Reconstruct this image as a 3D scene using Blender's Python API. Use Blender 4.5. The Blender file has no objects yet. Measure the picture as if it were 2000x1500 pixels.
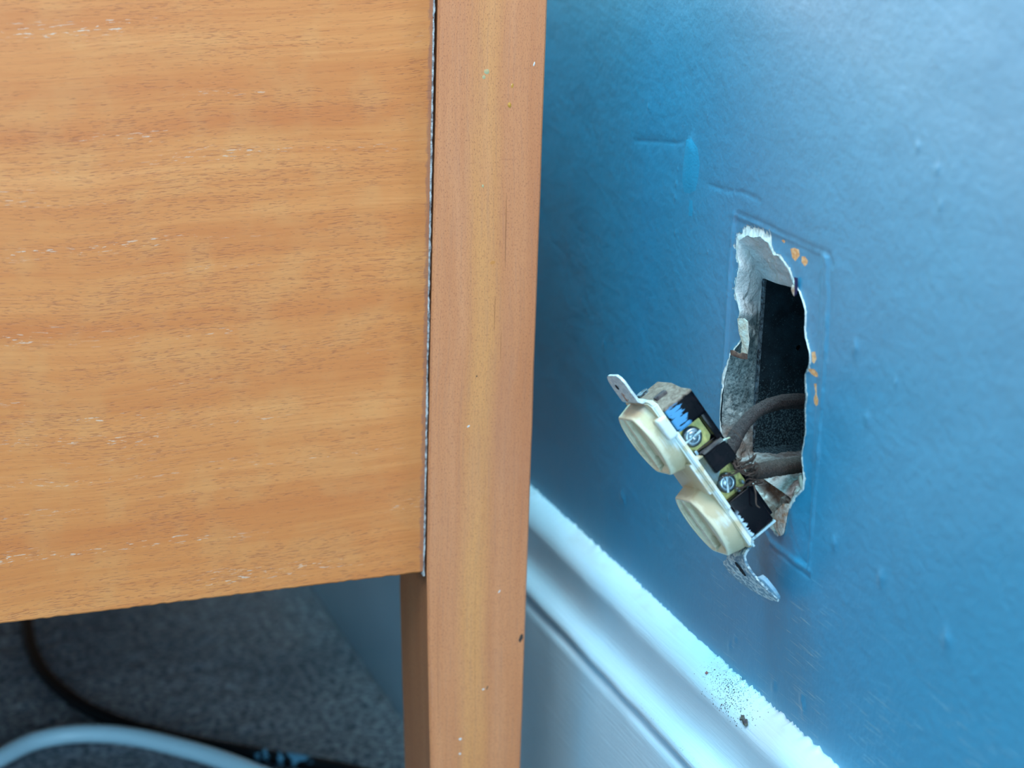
import bpy, bmesh, math, random
import numpy as np
from mathutils import Vector, Matrix, noise as mn
from mathutils.geometry import delaunay_2d_cdt
random.seed(7); rng = np.random.default_rng(7)
S = bpy.context.scene; C = S.collection

# ---------------------------------------------------------------- camera
cam_d = bpy.data.cameras.new('camera'); cam = bpy.data.objects.new('camera', cam_d); C.objects.link(cam)
CR = ((0.9322706907992149, 0.08200755169611154, -0.3523437533738384),
      (-0.36049872166556324, 0.29190513375209043, -0.8859074808165178),
      (0.030199846924271342, 0.9529250518031225, 0.3016982182442694))
CP = (-0.3355, 0.0, 0.52)
m4 = Matrix(CR).to_4x4(); m4.translation = Vector(CP); cam.matrix_world = m4
cam_d.sensor_width = 36; cam_d.lens = 68.4; cam_d.clip_start = 0.02
cam_d.dof.use_dof = True; cam_d.dof.focus_distance = 0.735; cam_d.dof.aperture_fstop = 8.5; cam_d.dof.aperture_blades = 9
S.camera = cam

# ---------------------------------------------------------------- light
w = bpy.data.worlds.new('world'); S.world = w; w.use_nodes = True
bg = w.node_tree.nodes['Background']; bg.inputs[0].default_value = (0.30, 0.70, 1.0, 1); bg.inputs[1].default_value = 1.12
def area(name, loc, target, size, sizey, power, col):
    d = bpy.data.lights.new(name, 'AREA'); d.shape = 'RECTANGLE'; d.size = size; d.size_y = sizey; d.energy = power; d.color = col
    o = bpy.data.objects.new(name, d); C.objects.link(o); o.location = loc
    o.rotation_euler = (Vector(target) - Vector(loc)).to_track_quat('-Z', 'Y').to_euler(); return o
area('overhead_key_light', (-0.29, 0.12, 1.45), (-0.04, 0.68, 0.30), 0.6, 0.7, 16, (0.86, 0.93, 1.0))  # unseen key added overhead; clears the cabinet to reach wall and wood
area('rear_fill_light', (-0.30, -2.0, 0.75), (-0.02, 0.7, 0.3), 0.8, 0.9, 32, (0.50, 0.80, 1.0))  # added fill behind the camera, brightens the wall beside the leg
area('wall_fill_light', (-0.24, 0.98, 1.45), (-0.02, 0.8, 0.2), 0.4, 0.6, 28, (0.25, 0.80, 1.0))  # added fill above the gap, lights the wall strip but not the cabinet front
area('far_window_light', (-1.0, 2.2, 1.45), (0, 0.5, 0.35), 1.0, 1.3, 92, (1.0, 0.62, 0.38))
S.view_settings.view_transform = 'Standard'; S.view_settings.look = 'None'; S.view_settings.gamma = 1
S.view_settings.use_curve_mapping = False; S.view_settings.exposure = 0.0

# ---------------------------------------------------------------- measured outlines (metres; y, z on the wall)
HOLE_OUT = [(0.62156,0.35607),(0.61896,0.35784),(0.6152,0.35967),(0.61083,0.35972),(0.60636,0.36151),(0.60236,0.36073),(0.59919,0.36015),(0.59453,0.35712),(0.59158,0.35764),(0.58843,0.35672),(0.58325,0.35445),(0.57975,0.35087),(0.57666,0.34981),(0.57504,0.34875),(0.57208,0.34601),(0.57026,0.34354),(0.56948,0.34079),(0.56966,0.33722),(0.56839,0.33368),(0.56663,0.33158),(0.5649,0.32966),(0.56438,0.32628),(0.56569,0.32309),(0.56682,0.32107),(0.5663,0.31766),(0.56497,0.31374),(0.56492,0.30866),(0.56347,0.30154),(0.5639,0.29721),(0.56482,0.29364),(0.56472,0.2906),(0.56312,0.28731),(0.56221,0.28378),(0.56241,0.28024),(0.56528,0.27725),(0.56788,0.27474),(0.56998,0.27122),(0.5721,0.26767),(0.57259,0.26332),(0.57378,0.25848),(0.57816,0.25679),(0.58336,0.2576),(0.59268,0.25873),(0.60556,0.26317),(0.61718,0.27142),(0.62425,0.27936),(0.62575,0.28714),(0.62553,0.29481),(0.62497,0.30314),(0.62201,0.31211),(0.61435,0.31951),(0.61403,0.32297),(0.61859,0.32625),(0.61699,0.32946),(0.61966,0.33387),(0.62176,0.33707),(0.62107,0.34098),(0.61947,0.34705),(0.62158,0.35043)]
HOLE_IN = [(0.62428,0.34014),(0.62314,0.34063),(0.62194,0.34073),(0.61995,0.34084),(0.61797,0.34095),(0.616,0.34105),(0.61404,0.34116),(0.61017,0.34156),(0.60827,0.34185),(0.60674,0.34204),(0.60371,0.34243),(0.60071,0.34281),(0.57266,0.34981),(0.57104,0.34875),(0.56808,0.34601),(0.56626,0.34354),(0.56548,0.34079),(0.56566,0.33722),(0.56439,0.33368),(0.56263,0.33158),(0.5609,0.32966),(0.56038,0.32628),(0.56169,0.32309),(0.56282,0.32107),(0.5623,0.31766),(0.56097,0.31374),(0.56092,0.30866),(0.55947,0.30154),(0.5599,0.29721),(0.56082,0.29364),(0.56072,0.2906),(0.558,0.276),(0.5578,0.2715),(0.58372,0.27117),(0.58909,0.27105),(0.59184,0.27127),(0.59461,0.2715),(0.59775,0.2714),(0.59934,0.27145),(0.60094,0.2715),(0.60494,0.27152),(0.60982,0.27167),(0.61391,0.27169),(0.61807,0.27192),(0.62228,0.27214),(0.62319,0.27851),(0.62393,0.28657),(0.62458,0.294),(0.62492,0.30211),(0.62574,0.31064),(0.62596,0.31504),(0.62607,0.31865),(0.62617,0.32226),(0.6264,0.32662),(0.62656,0.33059),(0.6254,0.33389),(0.62504,0.33697),(0.62453,0.33909),(0.62422,0.33976)]
CHIPS = [[(0.58407,0.36205),(0.58165,0.36297),(0.57836,0.36311),(0.57749,0.36117),(0.58019,0.35846),(0.58246,0.35919)],[(0.57614,0.3612),(0.57399,0.36162),(0.57165,0.36073),(0.57195,0.35958),(0.57356,0.35821),(0.57602,0.35918)],[(0.59093,0.36341),(0.58933,0.36413),(0.58799,0.3638),(0.58876,0.36293)],[(0.56145,0.31927),(0.5598,0.31967),(0.55887,0.31608),(0.55703,0.31467),(0.55705,0.31292),(0.55841,0.31194),(0.5602,0.31242),(0.56083,0.31397),(0.56003,0.31622)],[(0.56432,0.32983),(0.56226,0.33067),(0.56095,0.32834),(0.56233,0.3262),(0.56354,0.32659)],[(0.56592,0.3234),(0.56204,0.32431),(0.5591,0.3237),(0.55854,0.32253),(0.56071,0.32188),(0.56361,0.3221)]]
PATCH = [[(0.66963,0.38528),(0.66531,0.38647),(0.65961,0.38355),(0.65713,0.37808),(0.65765,0.37202),(0.65923,0.3673),(0.66342,0.36522),(0.66833,0.36481),(0.67074,0.36938),(0.67043,0.37752)],[(0.66355,0.36278),(0.66088,0.36294),(0.66011,0.35705),(0.6636,0.35628)]]
RIDGES = [[(0.62687,0.36475),(0.62728,0.35884),(0.62756,0.349),(0.62811,0.34098),(0.62717,0.34023),(0.62707,0.32133),(0.62642,0.30128),(0.62548,0.27895)],[(0.62687,0.36475),(0.61209,0.36572),(0.59265,0.36485),(0.57439,0.36578),(0.56202,0.36581)],[(0.55952,0.36534),(0.55832,0.36205),(0.55615,0.34822),(0.55508,0.33031),(0.55468,0.31193),(0.55392,0.29339),(0.55384,0.27432),(0.55342,0.25271)],[(0.58178,0.25215),(0.57585,0.25166),(0.56625,0.25148),(0.55262,0.25225)]]
GROOVES = [[(0.62414,0.36574),(0.60827,0.36657),(0.58907,0.36604),(0.57088,0.36624),(0.5604,0.36656),(0.55626,0.36648),(0.55435,0.36303)],[(0.55594,0.36442),(0.5535,0.34892),(0.55275,0.33099)],[(0.71608,0.37619),(0.69211,0.38016),(0.67922,0.38192),(0.66734,0.3849)],[(0.648,0.3716),(0.63334,0.37267),(0.62131,0.3744),(0.60744,0.37429)],[(0.58038,0.25067),(0.56608,0.25035),(0.55305,0.25031)],[(0.63451,0.36601),(0.63767,0.35845),(0.64036,0.34692)],[(0.57243,0.26734),(0.56772,0.26122),(0.56128,0.25584),(0.55652,0.25381)]]
BUMPS = [(0.70465,0.39218,0.0009),(0.65315,0.39705,0.0006),(0.63039,0.38404,0.0008),(0.62805,0.37319,0.0008),(0.70945,0.22182,0.0017),(0.71169,0.22264,0.0015),(0.64588,0.34621,0.0006),(0.5098,0.41199,0.0012),(0.49786,0.40743,0.0013),(0.49431,0.39673,0.0012),(0.51027,0.33517,0.001),(0.52517,0.31815,0.0016),(0.5381,0.26888,0.002),(0.67384,0.34702,0.0007),(0.67136,0.34573,0.0006),(0.67481,0.37262,0.0007),(0.67539,0.3664,0.0009),(0.67565,0.36124,0.0009),(0.60707,0.19871,0.0015),(0.60297,0.20314,0.0016),(0.55136,0.20296,0.0018),(0.54973,0.19965,0.0016),(0.73711,0.28394,0.001),(0.53584,0.3395,0.002),(0.6661,0.22995,0.0012),(0.57188,0.19833,0.0018),(0.50789,0.26795,0.002),(0.46769,0.26365,0.0025)]
WIRE1 = [(0.03,0.60543,0.2958),(0.0243,0.60446,0.29702),(0.01517,0.60272,0.29839),(0.00722,0.60078,0.29852),(-0.00019,0.59832,0.2974),(-0.00634,0.59509,0.29485),(-0.01115,0.59193,0.29221),(-0.01489,0.58875,0.28951),(-0.01827,0.58588,0.28709)]
WIRE2 = [(0.022,0.58881,0.27903),(0.01274,0.58547,0.27974),(0.00366,0.58225,0.2808),(-0.0048,0.57917,0.28178),(-0.00952,0.57741,0.2823),(-0.01378,0.57563,0.2824)]
TH1 = [(-0.02187,0.5766,0.29929),(-0.02013,0.57546,0.29797),(-0.01807,0.57349,0.29459),(-0.01695,0.57148,0.28998),(-0.01744,0.57108,0.28825)]
TH2 = [(-0.01634,0.56831,0.2814),(-0.01596,0.56699,0.27797),(-0.01609,0.56587,0.27453),(-0.01501,0.56504,0.27336)]
FRAY = [[(-0.01469,0.57129,0.29117),(-0.01592,0.5712,0.28947),(-0.01871,0.57191,0.28828),(-0.02126,0.57242,0.28682),(-0.02222,0.57327,0.28817)],[(-0.01492,0.57135,0.29025),(-0.01747,0.57187,0.28879),(-0.02022,0.57274,0.28815),(-0.02083,0.5727,0.2873)],[(-0.01416,0.57065,0.28825),(-0.01641,0.57115,0.28708),(-0.01978,0.57198,0.28559),(-0.02316,0.57273,0.28383),(-0.02643,0.5739,0.28345)],[(-0.02181,0.57414,0.28875),(-0.02121,0.57307,0.28628),(-0.01922,0.57164,0.28442),(-0.01658,0.57034,0.28368)],[(-0.01404,0.57064,0.2867),(-0.01477,0.57017,0.28447),(-0.01647,0.57055,0.28359),(-0.01854,0.57172,0.28463),(-0.01869,0.57225,0.286),(-0.0167,0.57186,0.28717),(-0.01483,0.57104,0.28695)],[(-0.01482,0.56979,0.28245),(-0.01713,0.57012,0.28072),(-0.01939,0.57061,0.27955),(-0.02109,0.57099,0.27866)],[(-0.01261,0.5689,0.28161),(-0.01485,0.56948,0.28071),(-0.01706,0.57015,0.28008)],[(-0.01489,0.57126,0.28503),(-0.01567,0.57062,0.28224),(-0.01471,0.56978,0.2809),(-0.01225,0.56892,0.28125)],[(-0.01695,0.5723,0.28487),(-0.01527,0.57184,0.28548),(-0.01372,0.57096,0.2847),(-0.01418,0.57039,0.28248)],[(-0.01866,0.57454,0.2886),(-0.02061,0.5751,0.28798),(-0.02129,0.5748,0.2863),(-0.01981,0.57366,0.28469)]]
DEV_M = [[0.535564,-0.100688,-0.838471,-0.03052],[-0.274055,-0.959854,-0.059786,0.58715],[-0.79879,0.261806,-0.541657,0.280067]]
FLAKE = [(0.57709,0.18481)]
BLACK = [(-0.1991,1.1931,0.0035),(-0.2024,1.1403,0.0035),(-0.2051,1.0986,0.0035),(-0.2022,1.0599,0.0035),(-0.1928,1.0252,0.0035),(-0.1799,0.9986,0.0035),(-0.1615,0.9747,0.0035),(-0.1329,0.9481,0.0035),(-0.1041,0.9254,0.0035),(-0.0756,0.9042,0.0035),(-0.0493,0.8782,0.0035)]
WHITE = [(-0.2752,0.9332,0.0045),(-0.2551,0.9519,0.0045),(-0.2404,0.9646,0.0045),(-0.2225,0.9769,0.0045),(-0.2028,0.9798,0.0045),(-0.184,0.975,0.0045),(-0.1663,0.9643,0.0045),(-0.1496,0.9491,0.0045),(-0.1314,0.9293,0.0045),(-0.1146,0.9062,0.0045),(-0.0953,0.8744,0.0045)]

# ---------------------------------------------------------------- helpers
OFF = {}; ZERO = Vector((0, 0, 0))      # where a thing's own origin lies, for parts measured in room metres
def link(name, me, mat=None, parent=None, smooth=True):
    o = bpy.data.objects.new(name, me); C.objects.link(o)
    if mat is not None:
        for m in (mat if isinstance(mat, (list, tuple)) else [mat]): me.materials.append(m)
    if smooth: me.polygons.foreach_set('use_smooth', [True] * len(me.polygons))
    if parent: o.parent = parent
    me.update(); return o
def mesh(name, vs, fs, mat=None, parent=None, smooth=True):
    me = bpy.data.meshes.new(name); off = OFF.get(parent.name, ZERO) if parent else ZERO
    me.from_pydata([tuple(Vector(v) - off) for v in vs], [], fs)
    o = link(name, me, mat, parent, smooth); OFF[o.name] = off; return o
def root(name, loc, label, cat, group=None):
    o = bpy.data.objects.new(name, None); C.objects.link(o); o.location = loc; o.empty_display_size = .02; OFF[o.name] = Vector(loc)
    o['label'] = label; o['category'] = cat
    if group: o['group'] = group
    return o
def tag(o, label, cat, group=None, kind=None):
    o['label'] = label; o['category'] = cat
    if group: o['group'] = group
    if kind: o['kind'] = kind
    return o
def box_bm(bm, lo, hi, bev=0.0, seg=2):
    r = bmesh.ops.create_cube(bm, size=1); vs = r['verts']
    for v in vs: v.co = Vector([(lo[i] + hi[i]) / 2 + v.co[i] * (hi[i] - lo[i]) for i in range(3)])
    if bev > 0:
        es = list({e for v in vs for e in v.link_edges})
        bmesh.ops.bevel(bm, geom=es, offset=bev, segments=seg, profile=.6, affect='EDGES')
def bm_obj(name, bm, mat, parent=None, smooth=True):
    bmesh.ops.recalc_face_normals(bm, faces=bm.faces); off = OFF.get(parent.name, ZERO) if parent else ZERO
    for v in bm.verts: v.co -= off
    me = bpy.data.meshes.new(name); bm.to_mesh(me); bm.free()
    o = link(name, me, mat, parent, smooth); OFF[o.name] = off
    if smooth:
        try: me.set_sharp_from_angle(angle=math.radians(38))
        except Exception: pass
    return o
def catmull(pts, n=8):
    P = [Vector(p) for p in pts]; P = [P[0] * 2 - P[1]] + P + [P[-1] * 2 - P[-2]]; out = []
    for i in range(1, len(P) - 2):
        for k in range(n):
            t = k / n; a, b, c, d = P[i - 1], P[i], P[i + 1], P[i + 2]
            out.append(.5 * ((2 * b) + (c - a) * t + (2 * a - 5 * b + 4 * c - d) * t * t + (3 * b - a - 3 * c + d) * t ** 3))
    out.append(P[-2]); return out
def tube_data(pts, rad, ns=12, amp=0, fr=400, cap=True):
    """rad: number or function of t; returns verts, faces"""
    vs, fs = [], []; n = len(pts); up = Vector((0.13, 0.2, 1)).normalized()
    prev = None
    for i, p in enumerate(pts):
        t = (pts[min(i + 1, n - 1)] - pts[max(i - 1, 0)]).normalized()
        a = t.cross(up) if prev is None else (prev - t * prev.dot(t))
        a.normalize(); prev = a; b = t.cross(a)
        r = rad(i / (n - 1)) if callable(rad) else rad
        for k in range(ns):
            th = 2 * math.pi * k / ns; d = a * math.cos(th) + b * math.sin(th); rr = r
            if amp: rr += amp * mn.noise((p + d * r) * fr)
            vs.append(p + d * rr)
    for i in range(n - 1):
        for k in range(ns):
            k2 = (k + 1) % ns; fs.append((i * ns + k, i * ns + k2, (i + 1) * ns + k2, (i + 1) * ns + k))
    if cap: fs.append(tuple(range(ns))[::-1]); fs.append(tuple((n - 1) * ns + k for k in range(ns)))
    return vs, fs
def tube(name, pts, rad, mat, parent=None, ns=12, amp=0, fr=400):
    v, f = tube_data(pts, rad, ns, amp, fr); return mesh(name, v, f, mat, parent)
def prism(bm, pts, z0, z1):
    a = [bm.verts.new((x, y, z0)) for x, y in pts]; b = [bm.verts.new((x, y, z1)) for x, y in pts]; n = len(pts)
    bm.faces.new(a[::-1]); bm.faces.new(b)
    for i in range(n): bm.faces.new((a[i], a[(i + 1) % n], b[(i + 1) % n], b[i]))

# ---------------------------------------------------------------- node helper
class NT:
    def __init__(s, name, rough=.5, spec=.5):
        s.m = bpy.data.materials.new(name); s.m.use_nodes = True; s.t = s.m.node_tree; s.n = s.t.nodes; s.b = s.n['Principled BSDF']
        s.b.inputs['Roughness'].default_value = rough; s.b.inputs['Specular IOR Level'].default_value = spec
    def L(s, a, b): s.t.links.new(a, b)
    def new(s, k, **kw):
        n = s.n.new(k)
        for a, v in kw.items(): setattr(n, a, v)
        return n
    def pos(s, kind='Object', scale=(1, 1, 1), rot=(0, 0, 0), loc=(0, 0, 0)):
        if kind == 'World': src = s.new('ShaderNodeNewGeometry').outputs['Position']
        else: src = s.new('ShaderNodeTexCoord').outputs['Object']
        m = s.new('ShaderNodeMapping'); s.L(src, m.inputs[0]); m.inputs['Scale'].default_value = scale; m.inputs['Rotation'].default_value = rot; m.inputs['Location'].default_value = loc
        return m.outputs[0]
    def noise(s, v, scale=1, detail=3, rough=.5, dist=0):
        n = s.new('ShaderNodeTexNoise'); s.L(v, n.inputs['Vector']); n.inputs['Scale'].default_value = scale; n.inputs['Detail'].default_value = detail
        n.inputs['Roughness'].default_value = rough; n.inputs['Distortion'].default_value = dist; return n.outputs['Fac']
    def ramp(s, f, stops, interp='LINEAR'):
        r = s.new('ShaderNodeValToRGB'); s.L(f, r.inputs[0]); e = r.color_ramp.elements; r.color_ramp.interpolation = interp
        while len(e) > 1: e.remove(e[-1])
        for i, (p, c) in enumerate(stops):
            if not isinstance(c, (tuple, list)): c = (c, c, c)
            if i == 0: e[0].position = p; x = e[0]
            else: x = e.new(p)
            x.color = (*c, 1)
        return r.outputs[0]
    def mix(s, f, a, b, mode='MIX'):
        n = s.new('ShaderNodeMix'); n.data_type = 'RGBA'; n.blend_type = mode
        for k, v in ((0, f), (6, a), (7, b)):
            if hasattr(v, 'is_output') or isinstance(v, bpy.types.NodeSocket): s.L(v, n.inputs[k])
            elif k == 0: n.inputs[0].default_value = v
            else: n.inputs[k].default_value = (*v, 1)
        return n.outputs[2]
    def math(s, op, a, b=0.0, c=None, clamp=False):
        n = s.new('ShaderNodeMath'); n.operation = op; n.use_clamp = clamp
        for i, v in enumerate((a, b) if c is None else (a, b, c)):
            if isinstance(v, bpy.types.NodeSocket): s.L(v, n.inputs[i])
            else: n.inputs[i].default_value = v
        return n.outputs[0]
    def sep(s, v):
        n = s.new('ShaderNodeSeparateXYZ'); s.L(v, n.inputs[0]); return n.outputs
    def mr(s, v, a, b, c=0., d=1., smooth=True):
        n = s.new('ShaderNodeMapRange'); n.interpolation_type = 'SMOOTHSTEP' if smooth else 'LINEAR'; s.L(v, n.inputs[0])
        for i, x in enumerate((a, b, c, d)): n.inputs[i + 1].default_value = x
        return n.outputs[0]
    def bump(s, h, strength=.5, dist=.001, nrm=None):
        n = s.new('ShaderNodeBump'); s.L(h, n.inputs['Height']); n.inputs['Strength'].default_value = strength; n.inputs['Distance'].default_value = dist
        if nrm is not None: s.L(nrm, n.inputs['Normal'])
        return n.outputs[0]
    def col(s, c):
        if isinstance(c, bpy.types.NodeSocket): s.L(c, s.b.inputs['Base Color'])
        else: s.b.inputs['Base Color'].default_value = (*c, 1)
    def nrm(s, n): s.L(n, s.b.inputs['Normal'])
    def rough(s, v): s.L(v, s.b.inputs['Roughness'])
def srgb(r, g, b):
    f = lambda c: (c / 255 / 12.92) if c / 255 <= .04045 else ((c / 255 + .055) / 1.055) ** 2.4
    return (f(r), f(g), f(b))

# wall paint
BLUE = srgb(52, 122, 166)
def mat_wall():
    m = NT('blue_wall_paint', .6, .8); p = m.pos('World')
    m.b.inputs['Coat Weight'].default_value = 1; m.b.inputs['Coat Roughness'].default_value = .42; m.b.inputs['Coat IOR'].default_value = 1.85
    c = m.mix(m.ramp(m.noise(p, 9, 4), [(.35, 0), (.7, 1)]), srgb(0, 127, 166), srgb(0, 134, 173))
    # brush streaks of thin light paint just above the baseboard, and old repair strokes
    ps = m.pos('World', (1, 55, 2600), (math.radians(-4), 0, 0)); st = m.noise(ps, 1, 2, .5)
    xyz = m.sep(m.pos('World'))
    band = m.mr(xyz[2], .275, .225, 0, 1); band2 = m.mr(xyz[1], .78, .55, .0, 1)
    patch = m.mr(m.noise(p, 26, 2), .36, .58)
    k = m.math('MULTIPLY', m.math('MULTIPLY', band, band2), patch)
    line = m.mr(m.math('ADD', st, m.math('MULTIPLY', k, .07)), .70, .735)
    line = m.math('MULTIPLY', line, k)
    c = m.mix(m.math('MULTIPLY', line, .55), c, srgb(165, 185, 185))
    # bare plaster where the paint has torn off next to the hole
    at = m.new('ShaderNodeAttribute', attribute_name='chip').outputs['Fac']
    n1 = m.noise(m.pos('World', (1, 420, 110)), 1, 4, .6); n2 = m.noise(p, 700, 3, .6)
    v = m.math('ADD', at, m.math('MULTIPLY', m.math('SUBTRACT', n1, .5), 1.3)); v = m.math('ADD', v, m.math('MULTIPLY', m.math('SUBTRACT', n2, .5), .6))
    chip = m.math('MULTIPLY', m.mr(v, .5, .62), m.mr(at, .02, .1))
    pl = m.mix(m.ramp(m.noise(p, 500, 5), [(.38, 0), (.62, 1)]), srgb(176, 190, 190), srgb(232, 240, 238))
    c = m.mix(chip, c, pl); m.col(c)
    h = m.math('ADD', m.noise(p, 260, 3, .55), m.math('MULTIPLY', m.noise(p, 60, 2), 1.5))
    h = m.math('ADD', h, m.math('MULTIPLY', m.noise(m.pos('World', (1, 700, 160)), 1, 2), .35))
    h2 = m.math('ADD', h, m.math('MULTIPLY', line, .6)); h2 = m.math('ADD', h2, m.math('MULTIPLY', chip, -1.5))
    m.nrm(m.bump(h2, .55, .0006)); m.rough(m.mix(chip, (.58, .58, .58), (.9, .9, .9)))
    return m.m
def mat_plaster():
    m = NT('broken_plaster', .95, .2); p = m.pos('World')
    n = m.noise(p, 900, 5, .65); n2 = m.noise(p, 140, 4, .6); xyz = m.sep(p)
    c = m.mix(m.ramp(n, [(.35, 0), (.65, 1)]), srgb(84, 104, 108), srgb(176, 190, 190))
    top = m.mr(m.math('ADD', xyz[2], m.math('MULTIPLY', n2, .02)), .330, .342)
    c = m.mix(top, c, m.mix(n, srgb(200, 212, 214), srgb(246, 250, 250)))
    low = m.mr(m.math('ADD', xyz[2], m.math('MULTIPLY', n2, .012)), .298, .282)
    c = m.mix(low, c, m.mix(m.ramp(n2, [(.4, 0), (.6, 1)]), srgb(128, 110, 100), srgb(178, 176, 170)))
    wh = m.mr(n2, .56, .64); c = m.mix(m.math('MULTIPLY', wh, .8), c, srgb(215, 222, 218))
    m.col(c); m.nrm(m.bump(m.math('ADD', n, n2), .9, .0012)); return m.m
def mat_chip():
    m = NT('old_ochre_paint', .6, .4); p = m.pos('World'); n = m.noise(p, 900, 4)
    m.col(m.mix(m.ramp(n, [(.4, 0), (.62, 1)]), srgb(208, 142, 88), srgb(226, 180, 136))); return m.m
def mat_plain(name, c, rough=.5, spec=.5, metal=0, bump=0, bs=800, var=None, vs=60, kind='Object'):
    m = NT(name, rough, spec); p = m.pos(kind); m.b.inputs['Metallic'].default_value = metal
    if var: m.col(m.mix(m.ramp(m.noise(p, vs, 4, .6), [(.38, 0), (.62, 1)]), c, var))
    else: m.col(c)
    if bump: m.nrm(m.bump(m.noise(p, bs, 3), bump, .0005))
    return m.m
def mat_base():
    m = NT('white_gloss_baseboard', .32, .5); p = m.pos('World'); xyz = m.sep(p)
    n = m.noise(p, 1600, 2, .6); blot = m.noise(m.pos('World', (60, 35, 60)), 1, 4, .6)
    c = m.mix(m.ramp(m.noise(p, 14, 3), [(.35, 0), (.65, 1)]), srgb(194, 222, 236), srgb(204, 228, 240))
    # grime and fine grit lying along the top ledge
    ly = m.math('SUBTRACT', 1, m.math('ABSOLUTE', m.math('DIVIDE', m.math('SUBTRACT', xyz[1], .595), .030)), clamp=True)
    lz = m.mr(xyz[2], .180, .1885); d = m.math('MULTIPLY', ly, lz)
    g = m.mr(m.math('ADD', n, m.math('MULTIPLY', d, .2)), .70, .78); g = m.math('MULTIPLY', g, m.mr(d, .05, .3))
    c = m.mix(m.math('MULTIPLY', g, .85), c, srgb(70, 78, 80))
    top = m.math('MULTIPLY', m.mr(xyz[2], .1855, .1895), m.mr(blot, .45, .7)); c = m.mix(m.math('MULTIPLY', top, .5), c, srgb(176, 184, 178))
    gr = m.math('MULTIPLY', m.mr(n, .66, .72), m.math('MULTIPLY', m.mr(xyz[2], .1505, .153), m.mr(xyz[2], .159, .156)))
    c = m.mix(m.math('MULTIPLY', gr, m.math('MULTIPLY', m.mr(xyz[1], .68, .6), .55)), c, srgb(125, 120, 100)); m.col(c)
    h = m.math('ADD', m.noise(m.pos('World', (900, 45, 900)), 1, 3, .5), m.math('MULTIPLY', m.noise(p, 120, 3), .8))
    m.nrm(m.bump(h, .35, .0005)); return m.m
def mat_panel():
    m = NT('orange_veneer', .42, .45); p0 = m.pos('World')
    # slow warp bends the grain
    w1 = m.noise(m.pos('World', (5, 1, 7)), 1, 2); xyz = m.sep(p0)
    cx = m.new('ShaderNodeCombineXYZ'); m.L(xyz[0], cx.inputs[0]); m.L(xyz[1], cx.inputs[1])
    zz = m.math('ADD', xyz[2], m.math('MULTIPLY', m.math('SUBTRACT', w1, .5), .022)); zz = m.math('ADD', zz, m.math('MULTIPLY', xyz[0], -.035))
    m.L(zz, cx.inputs[2]); q = cx.outputs[0]
    def mp(sx, sz, loc=(0, 0, 0)):
        n = m.new('ShaderNodeMapping'); m.L(q, n.inputs[0]); n.inputs['Scale'].default_value = (sx, 1, sz); n.inputs['Location'].default_value = loc; return n.outputs[0]
    b1 = m.noise(mp(2.2, 60), 1, 4, .6); b2 = m.noise(mp(22, 900, (3, 0, 1)), 1, 3, .6)
    c = m.ramp(b1, [(.28, srgb(210, 114, 54)), (.46, srgb(220, 129, 65)), (.6, srgb(227, 138, 73)), (.75, srgb(236, 150, 86))])
    c = m.mix(m.math('MULTIPLY', m.mr(b2, .42, .62), .38), c, srgb(208, 114, 54))
    cat = m.noise(mp(60, 60, (2, 0, 5)), 1, 3); c = m.mix(m.math('MULTIPLY', m.mr(cat, .45, .7), .12), c, srgb(232, 176, 112))
    pz = m.noise(mp(300, 2300), 1, 2, .5); pm = m.mr(m.noise(mp(14, 70, (7, 0, 2)), 1, 3), .36, .62, .0, 1)
    pore = m.math('MULTIPLY', m.mr(m.math('ADD', pz, m.math('MULTIPLY', pm, .09)), .62, .74), .45)
    c = m.mix(pore, c, srgb(150, 76, 44))
    p2 = m.noise(mp(120, 3000, (4, 0, 1)), 1, 2, .5); c = m.mix(m.math('MULTIPLY', m.mr(p2, .58, .72), .35), c, srgb(168, 86, 52))
    # pale residue caught in the pores
    wm = m.mr(m.noise(mp(9, 120, (9, 0, 9)), 1, 3), .56, .72); wz = m.noise(mp(240, 1500, (1, 0, 8)), 1, 3, .6)
    wt = m.math('MULTIPLY', m.mr(wz, .60, .66), wm); c = m.mix(m.math('MULTIPLY', wt, .75), c, srgb(226, 200, 178))
    # darker stained margin beside the leg
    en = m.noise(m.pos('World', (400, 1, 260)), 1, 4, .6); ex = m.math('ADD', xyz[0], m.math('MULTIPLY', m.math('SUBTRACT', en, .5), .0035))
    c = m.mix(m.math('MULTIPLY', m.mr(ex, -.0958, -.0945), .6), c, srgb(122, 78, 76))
    c = m.mix(m.math('MULTIPLY', m.mr(m.math('ADD', xyz[0], m.math('MULTIPLY', b2, .006)), -.106, -.094), .28), c, srgb(176, 96, 34))
    m.col(c)
    m.nrm(m.bump(m.math('SUBTRACT', m.math('MULTIPLY', b2, .3), pore), .25, .0003)); return m.m
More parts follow.
